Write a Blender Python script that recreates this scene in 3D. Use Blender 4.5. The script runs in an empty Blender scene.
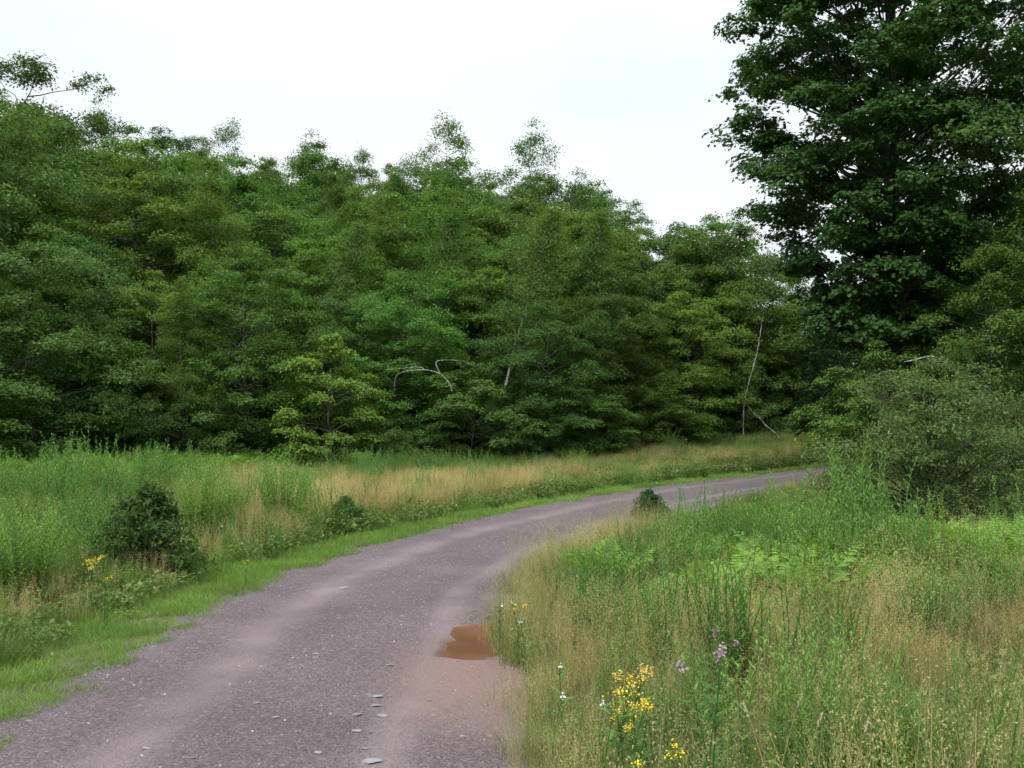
import bpy, math
import numpy as np
from math import radians, sin, cos, pi, atan2, hypot

S = bpy.context.scene
COL = S.collection
rng = np.random.default_rng(7)

# ---------------------------------------------------------------- camera
FPX, CAMZ, PITCH = 1000.0, 1.75, math.atan(36/1000)
cam_d = bpy.data.cameras.new('camera'); cam = bpy.data.objects.new('camera', cam_d); COL.objects.link(cam)
cam.location = (0, 0, CAMZ); cam.rotation_euler = (pi/2 + PITCH, 0, 0)
cam_d.sensor_width = 36; cam_d.lens = 36*FPX/1024; cam_d.clip_start = 0.1; cam_d.clip_end = 5000
S.camera = cam

# ---------------------------------------------------------------- sky, sun, exposure (overcast)
SUN_EL, SUN_AZ = radians(52), radians(-150)          # azimuth from +Y towards +X
W = bpy.data.worlds.new('World'); S.world = W; W.use_nodes = True
nt = W.node_tree; nt.nodes.clear()
out = nt.nodes.new('ShaderNodeOutputWorld'); bg = nt.nodes.new('ShaderNodeBackground')
sky = nt.nodes.new('ShaderNodeTexSky'); sky.sky_type = 'NISHITA'; sky.sun_disc = False
sky.sun_elevation = SUN_EL; sky.sun_rotation = SUN_AZ; sky.air_density = 1.0; sky.dust_density = 2.0
tc = nt.nodes.new('ShaderNodeTexCoord'); mp = nt.nodes.new('ShaderNodeMapping'); mp.inputs['Scale'].default_value = (1, 1, 2.5)
nz = nt.nodes.new('ShaderNodeTexNoise'); nz.inputs['Scale'].default_value = 1.6; nz.inputs['Detail'].default_value = 4
cr = nt.nodes.new('ShaderNodeValToRGB')              # the cloud deck: bright white, a little bluer where thin
cr.color_ramp.elements[0].position = .35; cr.color_ramp.elements[0].color = (.76, .87, 1.0, 1)
cr.color_ramp.elements[1].position = .62; cr.color_ramp.elements[1].color = (.95, .985, 1.0, 1)
mul = nt.nodes.new('ShaderNodeVectorMath'); mul.operation = 'SCALE'; mul.inputs['Scale'].default_value = 11.0
mix = nt.nodes.new('ShaderNodeMixRGB'); mix.inputs[0].default_value = .86
nt.links.new(tc.outputs['Generated'], mp.inputs[0]); nt.links.new(mp.outputs[0], nz.inputs['Vector'])
nt.links.new(nz.outputs[0], cr.inputs[0]); nt.links.new(cr.outputs[0], mul.inputs[0])
nt.links.new(sky.outputs[0], mix.inputs[1]); nt.links.new(mul.outputs[0], mix.inputs[2])
sx = nt.nodes.new('ShaderNodeSeparateXYZ'); nt.links.new(tc.outputs['Generated'], sx.inputs[0])
zr = nt.nodes.new('ShaderNodeMapRange'); zr.interpolation_type = 'SMOOTHSTEP'; zr.inputs[1].default_value = .30; zr.inputs[2].default_value = .85; zr.inputs[3].default_value = 1; zr.inputs[4].default_value = 2.9
nt.links.new(sx.outputs[2], zr.inputs[0]); zs_ = nt.nodes.new('ShaderNodeVectorMath'); zs_.operation = 'SCALE'; nt.links.new(mix.outputs[0], zs_.inputs[0]); nt.links.new(zr.outputs[0], zs_.inputs['Scale'])
nt.links.new(zs_.outputs[0], bg.inputs[0]); bg.inputs[1].default_value = .099
nt.links.new(bg.outputs[0], out.inputs[0])
sd = bpy.data.lights.new('sun', 'SUN'); sun = bpy.data.objects.new('sun', sd); COL.objects.link(sun)
sd.energy = 1.5; sd.angle = radians(40); sd.color = (1, .95, .87)
sun.rotation_euler = (pi/2 - SUN_EL, 0, pi - SUN_AZ)
S.view_settings.view_transform = 'Standard'; S.view_settings.look = 'None'
S.view_settings.exposure = 0.12; S.view_settings.gamma = 1
S.render.engine = 'CYCLES'
S.cycles.max_bounces = 6; S.cycles.diffuse_bounces = 3; S.cycles.glossy_bounces = 2; S.cycles.transmission_bounces = 4
S.cycles.use_denoising = True; S.cycles.use_adaptive_sampling = True; S.cycles.adaptive_threshold = .02
S.cycles.caustics_reflective = False; S.cycles.caustics_refractive = False
S.cycles.sample_clamp_indirect = 4
S.render.film_transparent = False

# ---------------------------------------------------------------- helpers
def ss(a, b, x):
    t = np.clip((np.asarray(x, float)-a)/(b-a), 0, 1); return t*t*(3-2*t)

_perm = np.random.default_rng(3).random((256, 256))
def vnoise(x, y, sc=1.0, off=0):
    x = np.asarray(x, float)*sc + off*17.3 + 1000; y = np.asarray(y, float)*sc + off*9.1 + 1000
    xi = np.floor(x).astype(int); yi = np.floor(y).astype(int); fx = x-xi; fy = y-yi
    fx = fx*fx*(3-2*fx); fy = fy*fy*(3-2*fy)
    g = lambda a, b: _perm[a & 255, b & 255]
    return (g(xi, yi)*(1-fx)+g(xi+1, yi)*fx)*(1-fy) + (g(xi, yi+1)*(1-fx)+g(xi+1, yi+1)*fx)*fy
def fbm(x, y, sc=1.0, off=0, o=3):
    s = 0; a = 1; t = 0
    for k in range(o): s = s + a*vnoise(x, y, sc*2**k, off+k); t += a; a *= .5
    return s/t

class MB:
    """collects vertices, faces (as quads / tris) with a per-face value v; builds one mesh"""
    def __init__(s): s.V = []; s.F = []; s.C = []; s.M = []; s.n = 0
    def add(s, verts, faces, v=0.5, m=0):
        verts = np.asarray(verts, float).reshape(-1, 3); faces = np.asarray(faces, int)
        s.V.append(verts); s.F.append(faces + s.n); s.n += len(verts)
        s.C.append(np.broadcast_to(np.asarray(v, float), (len(faces),)).copy()); s.M.append(np.full(len(faces), m, int))
    def mesh(s, name, mats, smooth=False):
        me = bpy.data.meshes.new(name)
        V = np.concatenate(s.V); me.vertices.add(len(V)); me.vertices.foreach_set('co', V.astype(np.float32).ravel())
        tot = np.concatenate([np.full(len(f), f.shape[1], int) for f in s.F]); idx = np.concatenate([f.ravel() for f in s.F])
        me.loops.add(len(idx)); me.loops.foreach_set('vertex_index', idx.astype(np.int32))
        me.polygons.add(len(tot)); st = np.concatenate([[0], np.cumsum(tot)[:-1]])
        me.polygons.foreach_set('loop_start', st.astype(np.int32)); me.polygons.foreach_set('loop_total', tot.astype(np.int32))
        for m in (mats if isinstance(mats, (list, tuple)) else [mats]): me.materials.append(m)
        me.polygons.foreach_set('material_index', np.concatenate(s.M).astype(np.int32))
        me.polygons.foreach_set('use_smooth', np.full(len(tot), smooth))
        at = me.attributes.new('v', 'FLOAT', 'FACE'); at.data.foreach_set('value', np.concatenate(s.C).astype(np.float32))
        me.update(calc_edges=True); me.validate()
        return me
    def tube(s, P, R, sides=5, v=.5, m=0):
        P = np.asarray(P, float); R = np.broadcast_to(np.asarray(R, float), (len(P),))
        T = np.gradient(P, axis=0); T /= np.linalg.norm(T, axis=1)[:, None]+1e-9
        ref = np.where(np.abs(T[:, 2:3]) > .9, np.array([[1., 0, 0]]), np.array([[0, 0, 1.]]))
        if len(P) > 1: ref = np.tile(ref[len(P)//2], (len(P), 1))
        A = np.cross(T, ref); A /= np.linalg.norm(A, axis=1)[:, None]+1e-9; B = np.cross(T, A)
        th = np.arange(sides)*2*pi/sides
        ring = P[:, None] + R[:, None, None]*(A[:, None]*np.cos(th)[None, :, None] + B[:, None]*np.sin(th)[None, :, None])
        n = len(P); i = np.arange(n-1)[:, None]*sides; j = np.arange(sides)[None]; k = (j+1) % sides
        F = np.stack([i+j, i+k, i+sides+k, i+sides+j], -1).reshape(-1, 4)
        s.add(ring.reshape(-1, 3), F, v, m)

def unit(a): return a/(np.linalg.norm(a, axis=-1, keepdims=True)+1e-9)

def leaves(mb, P, N, size, v, r, aspect=.55, m=0, D=None, fold=.18, shape='rhomb'):
    """one small leaf per point P facing N; D = pointing direction"""
    n = len(P)
    if D is None: D = r.normal(size=(n, 3))
    D = unit(D - N*(D*N).sum(1)[:, None]); Sd = np.cross(N, D)
    L = (size*(.7+.6*r.random(n)))[:, None]
    w = L*aspect*.5
    if shape == 'rhomb':
        V = np.stack([P - D*L*.5, P + Sd*w + N*L*fold, P + D*L*.5, P - Sd*w + N*L*fold], 1)
        F = np.arange(n*4).reshape(n, 4)
        F = np.concatenate([F[:, [0, 1, 2]], F[:, [0, 2, 3]]]); vv = np.concatenate([v, v])
        mb.add(V.reshape(-1, 3), F, vv, m)
    elif shape == 'long':     # two halves of a bent lance leaf
        V = np.stack([P, P + D*L*.45 + Sd*w + N*L*fold, P + D*L*.5, P + D*L*.45 - Sd*w + N*L*fold, P + D*L - N*L*.16], 1)
        b = np.arange(n)[:, None]*5
        F = np.concatenate([b+[0, 1, 2], b+[1, 4, 2], b+[0, 2, 3], b+[3, 2, 4]]); mb.add(V.reshape(-1, 3), F, np.tile(v, 4), m)
    elif shape == 'lobed':    # ragged five-point leaf
        a = np.array([-1.57, -.75, 0, .75, 1.57]); rr = np.array([.42, .52, .62, .52, .42]); a2 = (a[:-1]+a[1:])/2
        pts = [P - D*L*.35]
        for k in range(5):
            pts.append(P + D*L*rr[k]*cos(a[k]) + Sd*L*rr[k]*sin(a[k]) + N*L*.12*abs(sin(a[k])))
            if k < 4: pts.append(P + D*L*.27*cos(a2[k]) + Sd*L*.27*sin(a2[k]))
        V = np.stack(pts, 1); b = np.arange(n)[:, None]*10
        F = [b+[0, 1, 2], b+[0, 2, 3], b+[0, 3, 4], b+[0, 4, 5], b+[0, 5, 6], b+[0, 6, 7], b+[0, 7, 8], b+[0, 8, 9]]
        mb.add(V.reshape(-1, 3), np.concatenate(F), np.tile(v, 8), m)

def ribbons(mb, B, H, lean, width, r, v, segs=3, m=0, tip=.1, az=None):
    """grass blades: base B (n,3), height H, lean amount"""
    n = len(B); az = r.random(n)*2*pi if az is None else az
    d = np.stack([np.cos(az), np.sin(az), 0*az], 1); t = np.linspace(0, 1, segs+1)
    wa = az + pi/2 + r.normal(size=n)*.6; wd = np.stack([np.cos(wa), np.sin(wa), 0*wa], 1)
    ln = np.broadcast_to(lean, (n,)); H = np.broadcast_to(H, (n,)); width = np.broadcast_to(width, (n,))
    C = B[:, None] + d[:, None]*(ln*H)[:, None, None]*(t**1.8)[None, :, None] + np.array([0, 0, 1.])*(H[:, None]*(t[None] - .35*ln[:, None]*t[None]**2))[..., None]
    wt = (1-t)**.6*(1-tip)+tip
    Wv = wd[:, None]*(width[:, None]*wt[None])[..., None]*.5
    V = np.stack([C-Wv, C+Wv], 2).reshape(-1, 3)
    b = (np.arange(n)*(segs+1)*2)[:, None, None]; k = (np.arange(segs)*2)[None, :, None]
    F = (b+k+np.array([0, 1, 3, 2])[None, None]).reshape(-1, 4)
    mb.add(V, F, np.repeat(np.broadcast_to(v, (n,)), segs), m)
    return C[:, -1], d

def link(name, data, parent=None, loc=None):
    o = bpy.data.objects.new(name, data); COL.objects.link(o)
    if parent: o.parent = parent
    if loc is not None: o.location = loc
    return o
def tag(o, label=None, cat=None, group=None, kind=None):
    if label: o['label'] = label
    if cat: o['category'] = cat
    if group: o['group'] = group
    if kind: o['kind'] = kind
    return o

# ---------------------------------------------------------------- materials
def leafmat(name, a, b, trans=.3, rough=.55, hue=.02, val=.25, inst=False, spec=.14, streak=None):
    m = bpy.data.materials.new(name); m.use_nodes = True; t = m.node_tree; t.nodes.clear(); N = t.nodes.new; Lk = t.links.new
    o = N('ShaderNodeOutputMaterial'); at = N('ShaderNodeAttribute'); at.attribute_name = 'v'
    mx = N('ShaderNodeMixRGB'); mx.inputs[1].default_value = (*a, 1); mx.inputs[2].default_value = (*b, 1); Lk(at.outputs['Fac'], mx.inputs[0])
    oi = N('ShaderNodeObjectInfo'); hs = N('ShaderNodeHueSaturation')
    r1 = N('ShaderNodeMapRange'); r1.inputs[3].default_value = .5-hue; r1.inputs[4].default_value = .5+hue; Lk(oi.outputs['Random'], r1.inputs[0])
    mm = N('ShaderNodeMath'); mm.operation = 'MULTIPLY'; mm.inputs[1].default_value = 7.31; fr = N('ShaderNodeMath'); fr.operation = 'FRACT'
    Lk(oi.outputs['Random'], mm.inputs[0]); Lk(mm.outputs[0], fr.inputs[0])
    ti = N('ShaderNodeAttribute'); ti.attribute_type = 'INSTANCER'; ti.attribute_name = 'tint'; t1 = N('ShaderNodeMath'); t1.operation = 'ADD'; t1.inputs[1].default_value = 1; Lk(ti.outputs['Fac'], t1.inputs[0]); t2 = N('ShaderNodeMath'); t2.operation = 'MULTIPLY'; Lk(t1.outputs[0], t2.inputs[1])
    r2 = N('ShaderNodeMapRange'); r2.inputs[3].default_value = 1-val; r2.inputs[4].default_value = 1+val; Lk(fr.outputs[0], r2.inputs[0])
    Lk(r1.outputs[0], hs.inputs['Hue']); Lk(r2.outputs[0], t2.inputs[0]); Lk(t2.outputs[0], hs.inputs['Value']); Lk(mx.outputs[0], hs.inputs['Color'])
    p = N('ShaderNodeBsdfPrincipled'); p.inputs['Roughness'].default_value = rough; p.inputs['Specular IOR Level'].default_value = spec
    tr = N('ShaderNodeBsdfTranslucent'); g = N('ShaderNodeMixRGB'); g.blend_type = 'MULTIPLY'; g.inputs[0].default_value = 1; g.inputs[2].default_value = (1.25, 1.2, .6, 1)
    Lk(hs.outputs[0], p.inputs['Base Color']); Lk(hs.outputs[0], g.inputs[1]); Lk(g.outputs[0], tr.inputs[0])
    ms = N('ShaderNodeMixShader'); ms.inputs[0].default_value = trans
    Lk(p.outputs[0], ms.inputs[1]); Lk(tr.outputs[0], ms.inputs[2]); Lk(ms.outputs[0], o.inputs[0])
    return m

def barkmat(name, a, b, scale=8, stretch=(1, 1, .3), thr=(.4, .6)):
    m = bpy.data.materials.new(name); m.use_nodes = True; t = m.node_tree; N = t.nodes.new; Lk = t.links.new
    p = t.nodes['Principled BSDF']; p.inputs['Roughness'].default_value = .85; p.inputs['Specular IOR Level'].default_value = .2
    c = N('ShaderNodeTexCoord'); mp = N('ShaderNodeMapping'); mp.inputs['Scale'].default_value = stretch
    n = N('ShaderNodeTexNoise'); n.inputs['Scale'].default_value = scale; n.inputs['Detail'].default_value = 5
    r = N('ShaderNodeValToRGB'); r.color_ramp.elements[0].position = thr[0]; r.color_ramp.elements[1].position = thr[1]
    r.color_ramp.elements[0].color = (*a, 1); r.color_ramp.elements[1].color = (*b, 1)
    Lk(c.outputs['Object'], mp.inputs[0]); Lk(mp.outputs[0], n.inputs['Vector']); Lk(n.outputs[0], r.inputs[0]); Lk(r.outputs[0], p.inputs['Base Color'])
    bp = N('ShaderNodeBump'); bp.inputs['Strength'].default_value = .5; bp.inputs['Distance'].default_value = .02; Lk(n.outputs[0], bp.inputs['Height']); Lk(bp.outputs[0], p.inputs['Normal'])
    return m

M = {}
M['bark'] = barkmat('bark_grey_brown', (.035, .031, .025), (.10, .09, .075), 14)
M['birch'] = barkmat('bark_birch', (.12, .10, .09), (.45, .43, .40), 9, (.6, .6, 2.5), (.36, .46))
M['deadwood'] = barkmat('bark_dead', (.14, .13, .12), (.38, .36, .33), 12)
M['leaf_mid'] = leafmat('leaf_mid', (.050, .116, .022), (.130, .230, .040), hue=.020, val=.30)
M['leaf_blue'] = leafmat('leaf_bluegreen', (.040, .098, .026), (.105, .195, .044), hue=.018, val=.28)
M['leaf_olive'] = leafmat('leaf_olive', (.056, .118, .022), (.135, .225, .042), hue=.014, val=.26)
M['leaf_bright'] = leafmat('leaf_bright', (.105, .20, .030), (.21, .32, .055), hue=.01, val=.1)
M['leaf_lime'] = leafmat('leaf_lime', (.070, .150, .024), (.165, .270, .044), hue=.012, val=.15)
M['leaf_maple'] = leafmat('leaf_maple', (.036, .092, .026), (.085, .170, .042), hue=.01, val=.08)
M['leaf_dark'] = leafmat('needle_dark', (.014, .035, .014), (.03, .06, .022), trans=.1)
M['leaf_shrub'] = leafmat('leaf_shrub', (.060, .125, .036), (.185, .255, .085), trans=.3, hue=.01, val=.08, spec=.12)
M['leaf_darkshrub'] = leafmat('leaf_darkshrub', (.028, .075, .02), (.075, .15, .035), hue=.01, val=.1)
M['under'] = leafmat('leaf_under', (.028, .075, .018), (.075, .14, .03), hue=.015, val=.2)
M['rod'] = leafmat('leaf_rod', (.062, .150, .036), (.140, .255, .058), trans=.35, hue=.015, val=.2)
M['plume_green'] = leafmat('leaf_feathery', (.10, .205, .042), (.22, .36, .08), trans=.35, hue=.01, val=.05)
M['rod2'] = leafmat('leaf_rod_pale', (.085, .175, .040), (.185, .295, .07), trans=.35, hue=.015, val=.2)
M['fern'] = leafmat('leaf_fern', (.085, .18, .028), (.165, .29, .05), trans=.35, hue=.012, val=.15)
M['grass'] = leafmat('grass_green', (.075, .15, .03), (.17, .25, .06), trans=.35, hue=.02, val=.2)
M['verge'] = leafmat('grass_verge', (.105, .205, .036), (.21, .32, .066), trans=.35, hue=.012, val=.15)
M['dry'] = leafmat('grass_dry', (.21, .185, .070), (.52, .41, .20), trans=.3, hue=.015, val=.18)
M['straw_grass'] = leafmat('grass_straw', (.12, .18, .05), (.43, .36, .18), trans=.3, hue=.012, val=.15)
M['weed'] = leafmat('leaf_weed', (.075, .135, .03), (.17, .22, .06), trans=.3, hue=.02, val=.25)
M['stem_brown'] = leafmat('stem_brown', (.12, .08, .05), (.22, .15, .09), trans=0, val=.2)

def plain(name, c, rough=.7, spec=.3, var=.0, scale=20):
    m = bpy.data.materials.new(name); m.use_nodes = True; t = m.node_tree; N = t.nodes.new; Lk = t.links.new
    p = t.nodes['Principled BSDF']; p.inputs['Roughness'].default_value = rough; p.inputs['Specular IOR Level'].default_value = spec
    n = N('ShaderNodeTexNoise'); n.inputs['Scale'].default_value = scale; r = N('ShaderNodeMapRange'); r.inputs[3].default_value = 1-var; r.inputs[4].default_value = 1+var
    oi = N('ShaderNodeObjectInfo'); r2 = N('ShaderNodeMapRange'); r2.inputs[3].default_value = 1-var; r2.inputs[4].default_value = 1+var
    c0 = N('ShaderNodeTexCoord'); Lk(c0.outputs['Object'], n.inputs['Vector']); Lk(n.outputs[0], r.inputs[0]); Lk(oi.outputs['Random'], r2.inputs[0])
    ml = N('ShaderNodeMath'); ml.operation = 'MULTIPLY'; Lk(r.outputs[0], ml.inputs[0]); Lk(r2.outputs[0], ml.inputs[1])
    hs = N('ShaderNodeHueSaturation'); hs.inputs['Color'].default_value = (*c, 1); Lk(ml.outputs[0], hs.inputs['Value']); Lk(hs.outputs[0], p.inputs['Base Color'])
    return m
M['yellow'] = plain('petal_yellow', (.80, .58, .03), var=.12)
M['orange'] = plain('petal_fading', (.50, .34, .06), var=.2)
M['white'] = plain('petal_white', (.78, .78, .74), var=.05)
M['pink'] = plain('petal_pink', (.36, .23, .29), var=.15)
M['straw'] = plain('seed_head', (.48, .42, .27), var=.15)
M['stone'] = plain('stone_pale', (.17, .17, .178), .8, .3, .25, 14)

# ---------------------------------------------------------------- road line and terrain
Lpts = np.array([(-3.2, -60), (-3.2, -20), (-3.1, -12), (-3.1, 0), (-3.05, 3), (-2.98, 5.8), (-2.9, 7.6), (-2.9, 9.4), (-2.78, 10.9), (-2.48, 12.4), (-2.08, 13.8), (-1.5, 15.3), (-.75, 17),
                 (.35, 19.2), (1.75, 21.8), (3.4, 24.4), (5.5, 27.0), (8.1, 29.6), (11.3, 31.9), (15, 33.8), (20, 35.5), (28, 37.3), (40, 39), (80, 44)], float)
def catmull(P, n=12):
    o = []
    Q = np.vstack([2*P[0]-P[1], P, 2*P[-1]-P[-2]])
    for i in range(1, len(Q)-2):
        for t in np.linspace(0, 1, n, endpoint=False):
            o.append(.5*((2*Q[i])+(-Q[i-1]+Q[i+1])*t+(2*Q[i-1]-5*Q[i]+4*Q[i+1]-Q[i+2])*t*t+(-Q[i-1]+3*Q[i]-3*Q[i+1]+Q[i+2])*t**3))
    o.append(Q[-2]); return np.array(o)
Lc = catmull(Lpts); Tn = np.gradient(Lc, axis=0); Tn /= np.linalg.norm(Tn, axis=1)[:, None]
RN = np.stack([Tn[:, 1], -Tn[:, 0]], 1)                 # right-hand normal
HW = 1.55
Cc = Lc + RN*HW
arc = np.concatenate([[0], np.cumsum(np.linalg.norm(np.diff(Cc, axis=0), axis=1))])
arc_n = np.arange(0, arc[-1], .12)
CX = np.interp(arc_n, arc, Cc[:, 0]); CY = np.interp(arc_n, arc, Cc[:, 1])
TX = np.gradient(CX); TY = np.gradient(CY); q = np.hypot(TX, TY); TX /= q; TY /= q
def roadpos(x, y):
    """arc position s and lateral offset (positive = left of the road's middle)"""
    x = np.atleast_1d(np.asarray(x, float)); y = np.atleast_1d(np.asarray(y, float)); shp = x.shape; x = x.ravel(); y = y.ravel()
    s = np.empty(len(x)); l = np.empty(len(x)); cx = CX[::4]; cy = CY[::4]
    for a in range(0, len(x), 20000):
        b = slice(a, a+20000); d = (x[b, None]-cx[None])**2+(y[b, None]-cy[None])**2; i = d.argmin(1)*4
        ex = x[b]-CX[i]; ey = y[b]-CY[i]; al = ex*TX[i]+ey*TY[i]
        lat = -ex*TY[i]+ey*TX[i]; dist = np.sqrt(d.min(1))
        s[b] = arc_n[i]+al; l[b] = np.where(np.abs(al) > 1.5, np.sign(lat)*dist, lat)
    return s.reshape(shp), l.reshape(shp)

AZ = [-180, -90, -50, -27, -12, -3.5, 5, 10.6, 16, 20, 27, 34, 45, 90, 180]
RE = [26, 26, 32, 35, 35.5, 36, 38.5, 42.5, 45, 46, 47, 49, 52, 28, 26]
ZE = [.5, .5, .5, .5, .1, .05, .35, .75, .9, .9, .9, .9, .6, .4, .5]
SL = [.1, .2, .32, .30, .24, .225, .20, .09, .0, .02, .04, .06, .08, .08, .1]
def edge_r(az): return np.interp(az, AZ, RE)
PUD = (-.18, 8.1)
def creep(y): return .38*np.exp(-((np.asarray(y)-9.3)/2.6)**2)          # grass grown into the road on the inside of the bend
RISE = np.interp(arc_n, np.interp([0, 12, 17, 22, 27, 29.6, 32, 34, 37, 60], CY[CX < 60], arc_n[CX < 60]), [0, 0, .07, .115, .17, .32, .45, .55, .6, .7])
def H(x, y, s=None, l=None):
    x = np.asarray(x, float); y = np.asarray(y, float)
    if l is None: s, l = roadpos(x, y)
    s = s.reshape(x.shape) if x.shape else s[0]; l = l.reshape(x.shape) if x.shape else l[0]
    r = np.hypot(x, y); az = np.degrees(np.arctan2(x, y)); re = np.interp(az, AZ, RE); ze = np.interp(az, AZ, ZE); sl = np.interp(az, AZ, SL)
    al = np.abs(l); d = np.maximum(al-HW, 0); e = r-re
    w = d/(d+np.maximum(-e, 0)+1e-3)
    z = ze*w + sl*(np.sqrt(np.maximum(e, 0)**2+16)-4)*ss(0, 6, d)
    far = np.maximum(e-50, 0); z = z - sl*far*.9*ss(0, 6, d)
    z = z + ss(.2, 2.5, d)*(.16*(fbm(x, y, .35, 1)-.5)+.35*(fbm(x, y, .09, 5)-.5)*ss(3, 12, d))
    z = z + np.interp(s, arc_n, RISE)*(1-ss(3, 14, d))
    z = z - np.where(l > 0, 0, .18*ss(1, 4, d)*ss(12, 16, y)*(1-ss(26, 30, y)))
    z = z - np.where(l > 0, .07*np.exp(-((d-.9)/.5)**2), -.02*ss(.1, .6, d))
    u = l/HW
    road = .03*(1-np.clip(u, -1, 1)**2) - .018*np.exp(-((u-.42)/.16)**2) - .018*np.exp(-((u+.42)/.16)**2) + .012*(fbm(x, y, 1.3, 9)-.5)
    z = z + road*(1-ss(0, .4, d))
    pd = ((x-PUD[0])/.42)**2+((y-PUD[1])/.75)**2 + 1.7*(fbm(x, y, 2.6, 4)-.5)
    z = z - .06*(1-ss(.3, 1.6, pd))
    return z
def Hs(x, y): return float(H(np.array([x]), np.array([y]))[0])
def G(px, py):
    """ground point seen at a place in the photo (for laying the scene out)"""
    d = np.array([(px-512)/FPX, 1, (420-py)/FPX]); lo, hi = 2., 200.
    ts = np.linspace(2, 120, 1200); x = d[0]*ts; y = ts; z = CAMZ+d[2]*ts; g = H(x, y)
    i = np.argmax(z < g); t = ts[i] if (z < g).any() else 60.
    return np.array([d[0]*t, t, Hs(d[0]*t, t)])
def proj(x, y, z): return 512+FPX*x/np.maximum(y, .1), 420-FPX*(z-CAMZ)/np.maximum(y, .1)

# ground sheet out to the horizon
def axis(lo, hi, step, far):
    a = list(np.arange(lo, hi+1e-6, step)); st = step
    b = [hi]; 
    while b[-1] < far: st *= 1.22; b.append(b[-1]+st)
    st = step; c = [lo]
    while c[-1] > -far: st *= 1.22; c.append(c[-1]-st)
    return np.array(c[:0:-1] + a + b[1:])
gx = axis(-16, 20, .22, 2500); gy = axis(-2, 48, .22, 2500)
X, Y = np.meshgrid(gx, gy); s_, l_ = roadpos(X, Y); Z = H(X, Y, s_, l_)
Z = Z - .045*(1-ss(HW-.35, HW-.02, np.abs(l_)))
mb = MB(); nx, ny = len(gx), len(gy); i = (np.arange(ny-1)[:, None]*nx+np.arange(nx-1)[None]).ravel()
mb.add(np.stack([X, Y, Z], -1), np.stack([i, i+1, i+nx+1, i+nx], 1))
def groundmat():
    m = bpy.data.materials.new('meadow_soil'); m.use_nodes = True; t = m.node_tree; N = t.nodes.new; Lk = t.links.new
    p = t.nodes['Principled BSDF']; p.inputs['Roughness'].default_value = .95; p.inputs['Specular IOR Level'].default_value = .1
    c = N('ShaderNodeTexCoord'); n = N('ShaderNodeTexNoise'); n.inputs['Scale'].default_value = 3; n.inputs['Detail'].default_value = 9; n.inputs['Roughness'].default_value = .7
    r = N('ShaderNodeValToRGB'); E = r.color_ramp.elements; E[0].position = .32; E[0].color = (.045, .04, .02, 1); E[1].position = .7; E[1].color = (.15, .14, .06, 1)
    e = E.new(.5); e.color = (.07, .09, .03, 1)
    Lk(c.outputs['Object'], n.inputs['Vector']); Lk(n.outputs[0], r.inputs[0]); Lk(r.outputs[0], p.inputs['Base Color'])
    bp = N('ShaderNodeBump'); bp.inputs['Distance'].default_value = .05; Lk(n.outputs[0], bp.inputs['Height']); Lk(bp.outputs[0], p.inputs['Normal'])
    return m
M['ground'] = groundmat()
g = link('ground', mb.mesh('ground', M['ground'], True)); tag(g, kind='structure')

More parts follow.
